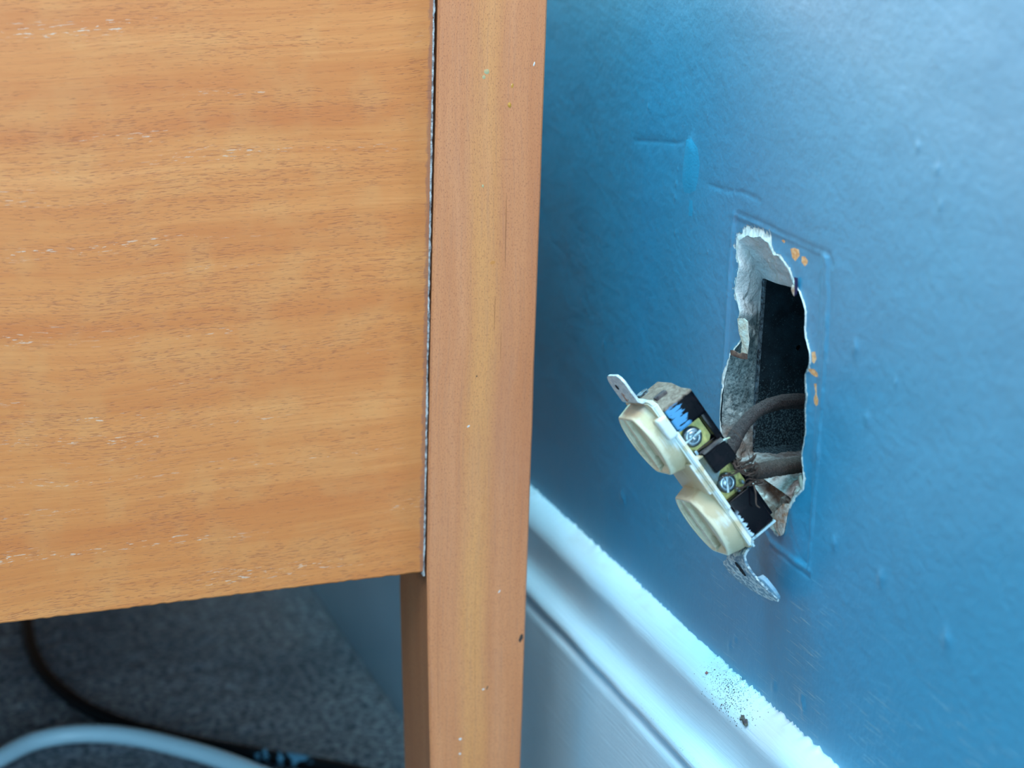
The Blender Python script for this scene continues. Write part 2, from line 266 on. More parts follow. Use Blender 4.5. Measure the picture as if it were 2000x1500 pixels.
def mat_leg():
    m = NT('pinkish_solid_wood', .5, .4); p0 = m.pos('World'); xyz = m.sep(p0)
    w1 = m.noise(m.pos('World', (1, 1, 6), loc=(4, 0, 0)), 1, 2)
    xx = m.math('ADD', xyz[0], m.math('MULTIPLY', m.math('SUBTRACT', w1, .5), .018))
    cx = m.new('ShaderNodeCombineXYZ'); m.L(xx, cx.inputs[0]); m.L(xyz[1], cx.inputs[1]); m.L(xyz[2], cx.inputs[2]); q = cx.outputs[0]
    def mp(sx, sz, loc=(0, 0, 0)):
        n = m.new('ShaderNodeMapping'); m.L(q, n.inputs[0]); n.inputs['Scale'].default_value = (sx, sx, sz); n.inputs['Location'].default_value = loc; return n.outputs[0]
    b1 = m.noise(mp(90, 5), 1, 4, .6); b2 = m.noise(mp(1000, 30, (3, 1, 0)), 1, 3, .6)
    c = m.ramp(b1, [(.3, srgb(206, 122, 76)), (.5, srgb(216, 134, 86)), (.72, srgb(228, 148, 99))])
    dx = m.math('ABSOLUTE', m.math('SUBTRACT', xx, -.0705)); ylw = m.math('MULTIPLY', m.mr(dx, .0095, .002), m.mr(m.noise(mp(60, 12, (9, 2, 2)), 1, 3), .3, .6, .35, 1))
    c = m.mix(m.math('MULTIPLY', ylw, .5), c, srgb(232, 156, 84))
    c = m.mix(m.math('MULTIPLY', m.mr(b2, .48, .68), .25), c, srgb(182, 122, 94))
    spk = m.noise(mp(2600, 1100), 1, 2, .5); c = m.mix(m.math('MULTIPLY', m.mr(spk, .55, .68), .6), c, srgb(160, 84, 56))
    pat = m.noise(mp(40, 14, (5, 5, 5)), 1, 3); c = m.mix(m.math('MULTIPLY', m.mr(pat, .5, .75), .3), c, srgb(196, 126, 92))
    lines = m.noise(mp(420, 3.2, (7, 7, 1)), 1, 1, .4); c = m.mix(m.math('MULTIPLY', m.mr(lines, .72, .78), .55), c, srgb(150, 92, 62))
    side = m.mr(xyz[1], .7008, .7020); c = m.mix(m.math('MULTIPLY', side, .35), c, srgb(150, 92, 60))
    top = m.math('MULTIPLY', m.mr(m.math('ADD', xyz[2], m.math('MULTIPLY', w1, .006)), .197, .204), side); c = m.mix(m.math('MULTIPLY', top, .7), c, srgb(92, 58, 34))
    gr = m.noise(mp(1500, 260, (1, 3, 3)), 1, 3, .6); c = m.mix(m.math('MULTIPLY', m.mr(gr, .5, .7), .35), c, srgb(180, 100, 66))
    m.col(c); m.nrm(m.bump(m.math('ADD', m.math('MULTIPLY', b2, .6), spk), .22, .0003)); return m.m
def mat_carpet():
    m = NT('grey_carpet', 1.0, .1); p = m.pos('World')
    n = m.noise(p, 250, 5, .7); n2 = m.noise(p, 75, 3, .6); n3 = m.noise(p, 9, 3)
    c = m.mix(m.ramp(n, [(.40, 0), (.60, 1)]), srgb(62, 70, 84), srgb(200, 198, 204)); c = m.mix(m.ramp(n2, [(.35, .0), (.7, .55)]), c, srgb(138, 132, 134))
    c = m.mix(m.mr(n3, .35, .7, 0, .35), c, srgb(70, 84, 104)); m.col(c); m.nrm(m.bump(m.math('ADD', n, n2), 1, .004)); return m.m
M = {}
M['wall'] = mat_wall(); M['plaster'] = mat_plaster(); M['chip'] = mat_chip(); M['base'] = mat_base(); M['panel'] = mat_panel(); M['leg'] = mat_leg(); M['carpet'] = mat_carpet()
M['patch'] = mat_plain('lighter_blue_touch_up', srgb(8, 142, 182), .5, .5, bump=.3, bs=900, kind='World')
M['patch'].node_tree.nodes['Principled BSDF'].inputs['Coat Weight'].default_value = 1; M['patch'].node_tree.nodes['Principled BSDF'].inputs['Coat Roughness'].default_value = .4; M['patch'].node_tree.nodes['Principled BSDF'].inputs['Coat IOR'].default_value = 1.6
M['raw'] = mat_plain('raw_wood', srgb(150, 112, 80), .7, .3, var=srgb(120, 86, 60), vs=40)
M['seam'] = mat_plain('dried_paint_filler', srgb(120, 104, 100), .8, .2, bump=.9, bs=1500, var=srgb(196, 190, 186), vs=420)
M['spot_dark'] = mat_plain('dark_spot', srgb(70, 56, 50), .7, .3); M['spot_amber'] = mat_plain('amber_drop', srgb(205, 140, 50), .25, .5); M['spot_white'] = mat_plain('white_spot', srgb(222, 212, 205), .6, .4); M['spot_green'] = mat_plain('pale_green_spot', srgb(176, 168, 128), .6, .4, var=srgb(200, 160, 110), vs=900)

# ---------------------------------------------------------------- wall with its hole
def segdist(P, poly, closed=False):
    d = np.full(len(P), 9.); pts = np.array(poly); n = len(pts)
    for i in range(n if closed else n - 1):
        a = pts[i]; b = pts[(i + 1) % n]; ab = b - a; t = np.clip(((P - a) @ ab) / max(ab @ ab, 1e-12), 0, 1)
        d = np.minimum(d, np.hypot(*(P - (a + t[:, None] * ab)).T))
    return d
def inside(P, poly):
    pts = np.array(poly); r = np.zeros(len(P), bool); n = len(pts)
    for i in range(n):
        a = pts[i]; b = pts[i - 1]; k = (a[1] > P[:, 1]) != (b[1] > P[:, 1])
        x = (b[0] - a[0]) * (P[:, 1] - a[1]) / ((b[1] - a[1]) if b[1] != a[1] else 1e-12) + a[0]; r ^= k & (P[:, 0] < x)
    return r
def resamp(a, b, n):
    """densify the paired loops and roughen them together"""
    a = np.array(a); b = np.array(b); L = np.r_[0, np.cumsum(np.hypot(*(np.roll(a, -1, 0) - a).T))]
    t = np.linspace(0, L[-1], n, endpoint=False); A = np.array([np.interp(t, L, np.r_[a[:, k], a[0, k]]) for k in (0, 1)]).T; Bq = np.array([np.interp(t, L, np.r_[b[:, k], b[0, k]]) for k in (0, 1)]).T
    j = np.array([[mn.noise(Vector((p[0] * 900, p[1] * 900, 1))), mn.noise(Vector((p[0] * 900, p[1] * 900, 7)))] for p in A]) * .00035
    return A + j, Bq
OUT, INN = resamp(HOLE_OUT, HOLE_IN, 240)
YW, ZW = (-.7, 2.3), (0, 1.7)
def build_wall():
    g = []
    for (y0, y1, z0, z1, st) in ((.54, .645, .243, .38, .0009), (.40, .9, .17, .48, .0045)):
        ys = np.arange(y0, y1, st); zs = np.arange(z0, z1, st); Y, Z = np.meshgrid(ys, zs); q = np.c_[Y.ravel(), Z.ravel()]
        q = q + rng.uniform(-.18, .18, q.shape) * st
        if st > .002: q = q[~((q[:, 0] > .538) & (q[:, 0] < .647) & (q[:, 1] > .241) & (q[:, 1] < .382))]
        g.append(q)
    for b in BUMPS:
        if not (.54 < b[0] < .645 and b[1] > .243): 
            s = np.linspace(-2.2, 2.2, 9) * b[2]; Y, Z = np.meshgrid(s, s); g.append(np.c_[Y.ravel() + b[0], Z.ravel() + b[1]])
    for r in GROOVES[2:4]:
        for a, b in zip(r, r[1:]):
            for t in np.linspace(0, 1, 10):
                for o in (-.0014, -.0007, 0, .0007, .0014): g.append(np.array([[a[0] + (b[0] - a[0]) * t, a[1] + (b[1] - a[1]) * t + o]]))
    g = np.vstack(g)
    keep = ~inside(g, OUT) & (segdist(g, OUT, True) > .00035)
    polys = CHIPS + PATCH
    for p in polys: keep &= segdist(g, p, True) > .00025
    g = g[keep]
    rect = [(YW[0], ZW[0]), (YW[1], ZW[0]), (YW[1], ZW[1]), (YW[0], ZW[1])]
    vs = [Vector(p) for p in rect]; es = [(i, (i + 1) % 4) for i in range(4)]; 
    for p in [list(map(tuple, OUT))] + polys:
        k = len(vs); vs += [Vector(q) for q in p]; es += [(k + i, k + (i + 1) % len(p)) for i in range(len(p))]
    vs += [Vector(q) for q in g.tolist()]
    r = delaunay_2d_cdt(vs, es, [], 0, 1e-7); P = np.array([tuple(v) for v in r[0]]); F = np.array([f for f in r[2]])
    cen = P[F].mean(1); ok = ~inside(cen, OUT); F = F[ok]; cen = cen[ok]
    h = np.array([mn.noise(Vector((p[0] * 60, p[1] * 60, 3))) * .00018 + mn.noise(Vector((p[0] * 14, p[1] * 14, 9))) * .0005 for p in P])
    near = (P[:, 0] > .4) & (P[:, 0] < .9) & (P[:, 1] > .17) & (P[:, 1] < .48); h[~near] = 0
    quad = [RIDGES[0][0], RIDGES[1][-1], RIDGES[2][-1], RIDGES[3][0], RIDGES[0][-1]]
    h -= .0004 * np.clip(segdist(P, quad, True) / .001, 0, 1) * inside(P, quad)
    for i, rr in enumerate(RIDGES): d = segdist(P, rr); h += (.0006, .0002, .0007, .0005)[i] * np.exp(-(d / .0009) ** 2) * np.array([.65 + .6 * mn.noise(Vector((p[0] * 150, p[1] * 150, i))) if dd < .004 else 1 for p, dd in zip(P, d)])
    for i, rr in enumerate(GROOVES): d = segdist(P, rr); h -= (.0004, .0003, .0002, .0002, .0004, .0001, .00012)[i] * np.exp(-(d / .0008) ** 2)
    for b in BUMPS: h += .25 * b[2] * np.exp(-((P[:, 0] - b[0]) ** 2 + ((P[:, 1] - b[1]) * .6) ** 2) / (b[2] * .8) ** 2)
    dl = segdist(P, OUT, True); h += .0003 * np.exp(-(dl / .0012) ** 2)
    for p in PATCH: h += .0003 * inside(P, p) * np.clip(segdist(P, p, True) / .0004, .3, 1)
    me = bpy.data.meshes.new('wall_right'); me.from_pydata([(-hh, p[0], p[1]) for hh, p in zip(h, P)], [], [tuple(f[::-1]) for f in F.tolist()])
    mi = np.zeros(len(F), int)
    for k, p in enumerate(polys): mi[inside(cen, p)] = 1 if k < len(CHIPS) else 2
    o = link('wall_right', me, [M['wall'], M['chip'], M['patch']]); me.polygons.foreach_set('material_index', mi)
    # how far the paint has torn back from the hole, per side
    y, z = P.T
    wid = np.where(z > .352, .0075, .0016) * np.where(y > .598, 1, .25) + np.where((y > .612) & (z < .352) & (z > .333), .003, 0)
    wid = np.where((y < .58) & (z < .287), .0022, wid); wid = np.where((y > .612) & (z < .32), .0026, wid)
    a = me.attributes.new('chip', 'FLOAT', 'POINT'); a.data.foreach_set('value', np.clip(1 - dl / wid, 0, 1).astype('f'))
    o['kind'] = 'structure'; return o
wall = build_wall()
# broken plaster edge between paint surface and the box
def build_reveal():
    vs, fs = [], []; n = len(OUT); K = 26; B = .0125
    for k in range(K + 1):
        t = k / K
        for i in range(n):
            y, z = OUT[i] * (1 - t) + INN[i] * t; x = B * (t ** .8)
            if 0 < k < K:
                e = math.sin(math.pi * t); q = Vector((x, y, z))
                x += e * (.0022 * mn.noise(q * 170) + .0012 * mn.noise(q * 520) + .0006 * mn.noise(q * 1300)); y += e * .0012 * mn.noise(q * 260 + Vector((5, 0, 0))); z += e * .0014 * mn.noise(q * 260 + Vector((0, 5, 0)))
                x = max(x, .0003)
            if k == 0: x = -.0001
            vs.append((x, y, z))
    for k in range(K):
        for i in range(n): j = (i + 1) % n; fs.append((k * n + i, k * n + j, (k + 1) * n + j, (k + 1) * n + i))
    return mesh('plaster_edge', vs, fs, M['plaster'], wall)
build_reveal()
# lath board the plaster sits on, with a rectangular opening for the box
BY0, BY1, BZ0, BZ1 = .5560, .6250, .2714, .3432
bm = bmesh.new(); x0, x1 = .0125, .0165
for lo, hi in (((x0, BY0 - .05, BZ0 - .06), (x1, BY0, BZ1 + .06)), ((x0, BY1, BZ0 - .06), (x1, BY1 + .05, BZ1 + .06)), ((x0, BY0, BZ1), (x1, BY1, BZ1 + .06)), ((x0, BY0, BZ0 - .06), (x1, BY1, BZ0))): box_bm(bm, lo, hi)
bm_obj('lath', bm, M['plaster'], wall, smooth=False)

# ---------------------------------------------------------------- floor and baseboard
def build_floor():
    xs = np.r_[-2.4, np.arange(-.36, .0001, .003)]; ys = np.r_[-.7, np.arange(.84, 1.22, .003), 2.3]
    vs = [(x, y, 0 if (x < -1 or y < 0 or y > 2 or x > -.004) else .0012 * mn.noise(Vector((x * 300, y * 300, 0))) + .0012 * mn.noise(Vector((x * 90, y * 90, 5)))) for x in xs for y in ys]
    n = len(ys); fs = [(i * n + j, (i + 1) * n + j, (i + 1) * n + j + 1, i * n + j + 1) for i in range(len(xs) - 1) for j in range(n - 1)]
    o = mesh('floor', vs, fs, M['carpet']); o['kind'] = 'structure'
build_floor()
def build_base():
    prof = [(.0004, .1904), (-.0012, .1902), (-.0035, .1893), (-.0065, .1873), (-.0090, .1846), (-.0104, .1818), (-.0108, .1790), (-.0102, .1762), (-.0096, .173), (-.0094, .1690), (-.0098, .165), (-.0108, .1615), (-.0128, .1590), (-.0152, .1575), (-.0170, .1560), (-.0177, .1541), (-.0172, .1524), (-.0152, .1512), (-.0138, .1502), (-.0136, .1494), (-.0148, .1486), (-.0168, .1480), (-.0178, .1468), (-.0180, .1440), (-.0181, .120), (-.0181, .09), (-.018, .05), (-.018, 0), (.0004, 0)]
    ys = np.r_[-.7, np.arange(.42, .9, .0011), np.arange(.9, 1.3, .01), 2.3]; vs = []; n = len(prof)
    for y in ys:
        t = mn.noise(Vector((y * 900, 0, 0))) * .0010 + mn.noise(Vector((y * 260, 3, 0))) * .0011; t2 = mn.noise(Vector((y * 1500, 8, 0))) * .0006
        for i, (x, z) in enumerate(prof):
            q = Vector((x * 100, y * 45, z * 100)); dx = .00035 * mn.noise(q) if 0 < i < n - 3 else 0
            if i == 0: z += t * 1.3 + t2 + .0003
            if i == 1: z += t * .8
            vs.append((x + dx, y, z + dx * .6))
    fs = [(a * n + i, (a + 1) * n + i, (a + 1) * n + (i + 1) % n, a * n + (i + 1) % n) for a in range(len(ys) - 1) for i in range(n)]
    fs += [tuple(range(n)), tuple((len(ys) - 1) * n + i for i in range(n))[::-1]]
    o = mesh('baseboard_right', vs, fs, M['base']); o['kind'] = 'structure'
    bm = bmesh.new(); bm.from_mesh(o.data); bmesh.ops.recalc_face_normals(bm, faces=bm.faces); bm.to_mesh(o.data); bm.free()
build_base()

# ---------------------------------------------------------------- wooden desk
FY = .700; LX0, LX1 = -.0920, -.0473; PB = .2030; TOPZ = .457; DX0 = -1.05; DY1 = 1.26
desk = root('wooden_cabinet', (-.55, .98, 0), 'orange-brown veneered wooden cabinet standing on square tapered legs beside the blue wall', 'cabinet')
def leg_mesh(xi, xo, yf, yb):
    """inner faces taper towards the foot; xi inner x, xo outer x, yf front y, yb back y"""
    sx = 1 if xo > xi else -1; sy = 1 if yb > yf else -1
    secs = [(0, .0072, .0018), (.05, .0055, .0014), (.0925, .0041, .0008), (.15, .0018, .0002), (.203, 0, 0), (.3, -.0002, 0), (.42, .0003, 0), (TOPZ, .0004, 0)]
    vs, fs = [], []; b = .0008
    zs = []
    for a, c in zip(secs, secs[1:]):
        k = max(2, int((c[0] - a[0]) / .012))
        for i in range(k): t = i / k; zs.append([a[j] + (c[j] - a[j]) * t for j in range(3)])
    zs.append(secs[-1])
    for z, tx, ty in zs:
        wv = .00022 * mn.noise(Vector((z * 45, xi * 9, 0)))
        x0, x1 = xi + sx * (tx + wv), xo + sx * .0002 * mn.noise(Vector((z * 40, 9, yf))); y0, y1 = yf, yb - sy * ty; bx, by = b * sx, b * sy
        vs += [(x0 + bx, y0, z), (x1 - bx, y0, z), (x1, y0 + by, z), (x1, y1 - by, z), (x1 - bx, y1, z), (x0 + bx, y1, z), (x0, y1 - by, z), (x0, y0 + by, z)]
    for i in range(len(zs) - 1):
        for k in range(8): fs.append((i * 8 + k, i * 8 + (k + 1) % 8, (i + 1) * 8 + (k + 1) % 8, (i + 1) * 8 + k))
    fs += [tuple(range(8)), tuple((len(zs) - 1) * 8 + k for k in range(8))]
    return vs, fs
def fixn(o):
    bm = bmesh.new(); bm.from_mesh(o.data); bmesh.ops.recalc_face_normals(bm, faces=bm.faces); bm.to_mesh(o.data); bm.free()
    try: o.data.set_sharp_from_angle(angle=math.radians(35))
    except Exception: pass
legs = []
for xi, xo, yf, yb in ((LX0, LX1, FY, FY + .0385), (LX0, LX1, DY1, DY1 - .0385), (DX0 - LX0 + LX1 + .0447, DX0, FY, FY + .0385), (DX0 - LX0 + LX1 + .0447, DX0, DY1, DY1 - .0385)):
    if xo == DX0: xi = DX0 + .0447
    v, f = leg_mesh(xi, xo, yf, yb); o = mesh('leg', v, f, M['leg'], desk); fixn(o); legs.append(o)
# end panel facing the camera, its lower edge a little worn
def panel():
    x0, x1 = DX0 + .0455, -.0936; xs = np.r_[x0, np.arange(-.30, x1, .0015), x1]; vs, fs = [], []; n = len(xs)
    for x in xs:
        e = .0004 * mn.noise(Vector((x * 300, 0, 0))) + .0002 * mn.noise(Vector((x * 900, 4, 0)))
        ew = 0
        vs += [(x, FY + .0006, TOPZ), (x, FY + .0006, PB + .0008 + e), (x, FY + .0014, PB + e), (x, FY + .0186, PB), (x, FY + .0186, TOPZ)]
    for i in range(n - 1):
        for k in range(5): fs.append((i * 5 + k, i * 5 + (k + 1) % 5, (i + 1) * 5 + (k + 1) % 5, (i + 1) * 5 + k))
    fs += [(0, 1, 2, 3, 4), tuple((n - 1) * 5 + k for k in range(5))]
    o = mesh('front_panel', vs, fs, M['panel'], desk, smooth=False); fixn(o)
panel()
def seam():
    vs, fs = [], []; zs = np.arange(PB - .0015, TOPZ - .01, .0012)
    for z in zs:
        a = mn.noise(Vector((z * 260, 0, 0))); b = mn.noise(Vector((z * 700, 3, 0))); c = mn.noise(Vector((z * 60, 5, 0)))
        wd = max(.00045, .00085 + .0003 * a + .0003 * c); x0 = -.0936 - .0001 + .0002 * b; x1 = x0 + wd; y = FY + .0003 - .0003 * a
        vs += [(x0, FY + .003, z), (x0, FY + .0005, z), ((x0 + x1) / 2, y - .0001 - .0002 * b, z), (x1, FY + .0006, z), (x1, FY + .003, z)]
    for i in range(len(zs) - 1):
        for k in range(4): fs.append((i * 5 + k, i * 5 + k + 1, (i + 1) * 5 + k + 1, (i + 1) * 5 + k))
    o = mesh('seam_filler', vs, fs, M['seam'], desk); o['label'] = 'thin line of dried grey paint filler between panel and leg'
seam()
bm = bmesh.new(); box_bm(bm, (LX0 + .012, FY + .0395, .215), (LX0 + .028, DY1 - .0395, TOPZ), .0005, 1); bm_obj('side_panel', bm, M['panel'], desk, False)
bm = bmesh.new(); box_bm(bm, (DX0 + .012, FY + .0395, .215), (DX0 + .028, DY1 - .0395, TOPZ), .0005, 1); bm_obj('side_panel', bm, M['panel'], desk, False)
bm = bmesh.new(); box_bm(bm, (DX0 + .0455, DY1 - .0186, .012), (LX0 - .001, DY1 - .0006, TOPZ), .0005, 1); bm_obj('rear_panel', bm, M['panel'], desk, False)  # unseen panel extended almost to the floor to block light under the cabinet
bm = bmesh.new(); box_bm(bm, (DX0 + .0285, FY + .020, .222), (LX0 + .0115, DY1 - .02, .236), .0005, 1); bm_obj('bottom_board', bm, M['raw'], desk, False)
bm = bmesh.new(); box_bm(bm, (DX0 - .002, FY - .0005, TOPZ), (LX1 + .001, DY1 + .005, TOPZ + .016), .002, 2); bm_obj('top_board', bm, M['panel'], desk)
M['crackm'] = mat_plain('crack_brown', srgb(150, 86, 52), .7, .2); M['spot_amber2'] = mat_plain('amber_knot', srgb(214, 132, 66), .5, .4)
# small marks on the front leg
def speck(name, x, z, rx, rz, h, mat, rot=0):
    vs = [(x, FY - h, z)]; fs = []; n = 10
    for r, hh in ((.6, .8), (1, -.05 / max(h * 1000, .1))):
        for k in range(n):
            a = 2 * math.pi * k / n; q = 1 + .3 * mn.noise(Vector((x * 1000 + math.cos(a) * 2, z * 1000 + math.sin(a) * 2, 0)))
            u, v = math.cos(a) * rx * r * q, math.sin(a) * rz * r * q; vs.append((x + u * math.cos(rot) - v * math.sin(rot), FY - h * hh, z + u * math.sin(rot) + v * math.cos(rot)))
    for k in range(n): k2 = (k + 1) % n; fs += [(0, 1 + k2, 1 + k), (1 + k, 1 + k2, n + 1 + k2, n + 1 + k)]
    return mesh(name, vs, fs, mat, legs[0])
for nm, x, z, rx, rz, h, mt, ro, lb in (('knot', -.0493, .1676, .0010, .0023, .00006, 'spot_dark', -.3, 'small dark knot by the right edge'), ('resin_drop', -.0618, .3955, .0008, .0013, .0003, 'spot_amber', .1, 'amber resin drop'), ('resin_drop', -.0609, .403, .0006, .0011, .0001, 'spot_amber', 0, 'faint amber resin mark'),
    ('paint_speck', -.0716, .4087, .0012, .0013, .00012, 'spot_green', .5, 'pale greenish paint speck'), ('paint_speck', -.0727, .4066, .0008, .0010, .0001, 'spot_green', .2, 'pale greenish paint speck'), ('paint_speck', -.0521, .4111, .0004, .0010, .0002, 'spot_white', -.2, 'white fleck near top right'),
    ('crack', -.0618, .345, .00016, .017, .00003, 'crackm', .012, 'long dark hairline crack'), ('crack', -.0655, .312, .00013, .009, .00003, 'crackm', 0, 'hairline crack'), ('crack', -.0625, .298, .0001, .008, .00003, 'crackm', 0, 'hairline crack'), ('knot', -.0670, .3330, .0014, .0009, .00004, 'spot_amber2', .2, 'small amber knot'), ('paint_speck', -.0725, .2862, .0004, .0004, .0001, 'spot_dark', 0, 'tiny dark dot'), ('paint_speck', -.0755, .2652 - .0, .0008, .0004, .0001, 'spot_white', .6, 'pale fleck'), ('paint_speck', -.0720, .3640, .0005, .0007, .0002, 'spot_green', 0, 'small pale green dot'),
    ('paint_speck', -.0598, .1905, .0003, .001, .0001, 'spot_white', -.7, 'pale fleck'), ('paint_speck', -.0757, .1240, .0008, .0007, .0001, 'spot_white', 0, 'pale fleck'), ('paint_speck', -.0757, .1170, .0006, .0006, .0001, 'spot_white', .4, 'pale fleck'), ('paint_speck', -.0640, .1465, .0003, .0012, .0001, 'spot_dark', -.3, 'thin dark scratch'), ('paint_speck', -.0658, .1460, .0007, .0004, .0001, 'spot_white', .3, 'pale fleck')):
    speck(nm, x, z, rx, rz, h, M[mt], ro)['label'] = lb

# ---------------------------------------------------------------- cables on the carpet
def mat_black():
    m = NT('black_rubber', .5, .15); p = m.pos('World'); xyz = m.sep(p)
    k = m.math('MULTIPLY', m.mr(xyz[0], -.1125, -.108), m.mr(xyz[0], -.082, -.087)); n = m.noise(p, 170, 3)
    c = m.mix(m.math('MULTIPLY', k, m.mr(n, .50, .54)), srgb(10, 13, 17), srgb(88, 140, 168)); m.col(c); return m.m
M['black'] = mat_black(); M['white_cable'] = mat_plain('pale_blue_white_plastic', srgb(186, 216, 230), .38, .5)
bl = [Vector(p) for p in BLACK]; bl = [Vector((-.16, 1.9, .0042)), Vector((-.185, 1.5, .0042)), Vector((-.195, 1.3, .0042))] + [Vector((p.x, p.y, .0046)) for p in bl] + [Vector((-.0300, .85, .0046)), Vector((-.022, .70, .0046)), Vector((-.05, .45, .0046))]
tag(tube('power_cable', catmull(bl, 8), .0040, M['black'], ns=14), 'thin black cable with blue paint on it, curving over the grey carpet', 'cable')
wh = [Vector(p) for p in WHITE]; wh = [Vector((-.55, .80, .006)), Vector((-.38, .86, .006)), Vector((-.31, .905, .006))] + [Vector((p.x, p.y, .006)) for p in wh] + [Vector((-.08, .83, .006)), Vector((-.075, .7, .006)), Vector((-.12, .5, .006))]
tag(tube('white_cable', catmull(wh, 8), .0050, M['white_cable'], ns=16), 'thicker pale white cable arching over the grey carpet nearest the camera', 'cable')

# ---------------------------------------------------------------- metal box inside the wall
def mat_box():
    m = NT('dusty_dark_steel', .6, .4); p = m.pos('World'); n = m.noise(p, 1500, 3, .65); n2 = m.noise(p, 130, 4, .6); xyz = m.sep(p)
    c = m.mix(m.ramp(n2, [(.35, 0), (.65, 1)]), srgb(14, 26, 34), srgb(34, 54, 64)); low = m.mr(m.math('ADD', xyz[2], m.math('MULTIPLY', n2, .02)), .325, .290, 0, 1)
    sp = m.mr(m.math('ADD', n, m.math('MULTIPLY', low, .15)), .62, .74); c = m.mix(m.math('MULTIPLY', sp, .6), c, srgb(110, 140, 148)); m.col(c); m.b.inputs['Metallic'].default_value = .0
    m.nrm(m.bump(n, .5, .0004)); return m.m
M['box'] = mat_box(); M['rub'] = mat_plain('plaster_rubble', srgb(128, 118, 112), .95, .2, bump=1, bs=900, var=srgb(176, 176, 174), vs=260, kind='World')
bx = root('electrical_box', (.036, (BY0 + BY1) / 2, BZ0), 'dusty dark metal electrical box sunk in the hole in the blue wall', 'electrical box')
t = .0015; X0, X1 = .0130, .062
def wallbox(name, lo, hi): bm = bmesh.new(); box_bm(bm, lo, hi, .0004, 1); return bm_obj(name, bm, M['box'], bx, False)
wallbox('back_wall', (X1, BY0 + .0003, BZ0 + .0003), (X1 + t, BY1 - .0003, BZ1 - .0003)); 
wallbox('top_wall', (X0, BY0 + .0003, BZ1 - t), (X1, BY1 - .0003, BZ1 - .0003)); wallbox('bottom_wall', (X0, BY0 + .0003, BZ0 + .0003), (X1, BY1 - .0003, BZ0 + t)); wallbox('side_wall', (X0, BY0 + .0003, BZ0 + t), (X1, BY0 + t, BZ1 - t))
# far side wall with its round knockout hole
def side_hole():
    vs = [Vector((X0, BZ0 + t)), Vector((X1, BZ0 + t)), Vector((X1, BZ1 - t)), Vector((X0, BZ1 - t))]; es = [(i, (i + 1) % 4) for i in range(4)]
    for cx, cz, r in ((.0400, .2800, .0026), (.030, .312, .0012)):
        k = len(vs); vs += [Vector((cx + r * math.cos(a), cz + r * math.sin(a))) for a in np.linspace(0, 2 * math.pi, 16, endpoint=False)]; es += [(k + i, k + (i + 1) % 16) for i in range(16)]
    r = delaunay_2d_cdt(vs, es, [], 0, 1e-7); P = r[0]
    fs = [f for f in r[2] if min(math.hypot(sum(P[i].x for i in f) / 3 - cx, sum(P[i].y for i in f) / 3 - cz) / rr for cx, cz, rr in ((.04, .28, .0026), (.03, .312, .0012))) > 1]
    v3 = [(p.x, BY1 - .0003, p.y) for p in P] + [(p.x, BY1 - t, p.y) for p in P]; n = len(P)
    from collections import Counter
    cnt = Counter(); 
    for f in fs:
        for i in range(3): cnt[tuple(sorted((f[i], f[(i + 1) % 3])))] += 1
    F = [tuple(f) for f in fs] + [tuple(n + i for i in f[::-1]) for f in fs] + [(a, b, n + b, n + a) for (a, b), c in cnt.items() if c == 1]
    o = mesh('side_wall', v3, F, M['box'], bx, False); fixn(o)
side_hole()
M['blind'] = mat_plain('dark_blank', srgb(8, 10, 14), .9, .1)  # dark plates added behind the holes so no outside light shows through
for cx, cz, r in ((.0400, .2800, .003), (.030, .312, .0018)):
    bm = bmesh.new(); box_bm(bm, (cx - r, BY1 - .0002, cz - r), (cx + r, BY1 + .0006, cz + r)); bm_obj('knockout_backing', bm, M['blind'], bx, False)
# flange lip and rusty edge line of the box front
bm = bmesh.new(); box_bm(bm, (X0 - .0004, BY1 - .0022, BZ0 + .002), (X0 + .0004, BY1 - .0004, BZ1 - .002)); 
for v in bm.verts: v.co.y += .0003 * mn.noise(v.co * 300)
M['rust'] = mat_plain('rusty_edge', srgb(40, 44, 50), .7, .4, bump=.8, bs=1200, var=srgb(120, 140, 150), vs=600, kind='World'); bm_obj('front_lip', bm, M['rust'], bx, False)
# loose rubble lying in the bottom of the box and hole
def lump(name, c, r, seed, mat, sq=(1, 1, 1), parent=None, sub=3, amp=.35):
    bm = bmesh.new(); bmesh.ops.create_icosphere(bm, subdivisions=sub, radius=1)
    for v in bm.verts:
        k = 1 + amp * mn.noise(v.co * 1.6 + Vector((seed * 3.1, 0, 0))) + amp * .5 * mn.noise(v.co * 4 + Vector((seed, 5, 0)))
        v.co = Vector((v.co.x * sq[0], v.co.y * sq[1], v.co.z * sq[2])) * (r * k) + Vector(c)
    return bm_obj(name, bm, mat, parent)
def rubble():
    """crumbled plaster heaped along the bottom of the opening"""
    nx, ny = 26, 60; vs, fs = [], []
    for i in range(nx):
        for j in range(ny):
            u, v = i / (nx - 1), j / (ny - 1); x = .0045 + u * .035; y = .5595 + v * .062
            q = Vector((x * 190, y * 190, 0)); h = .0012 + .0022 * max(0, 1 - u * .7) * (.55 + .7 * mn.noise(q)) + .0010 * mn.noise(q * 3.3) + .003 * max(0, .35 - v) 
            e = min(u * 8, (1 - u) * 5, v * 8, (1 - v) * 8, 1); vs.append((x, y, (BZ0 + .0005) - (1 - e) * .0015 + h * e))
    for i in range(nx - 1):
        for j in range(ny - 1): a = i * ny + j; fs.append((a, a + ny, a + ny + 1, a + 1))
    o = mesh('plaster_rubble', vs, fs, M['rub']); tag(o, 'brownish grey crumbled plaster heaped at the bottom of the wall hole', 'rubble', kind='stuff')
rubble()
M['flake'] = mat_plain('cream_paint_flake', srgb(206, 204, 190), .6, .4, var=srgb(180, 170, 155), vs=300)
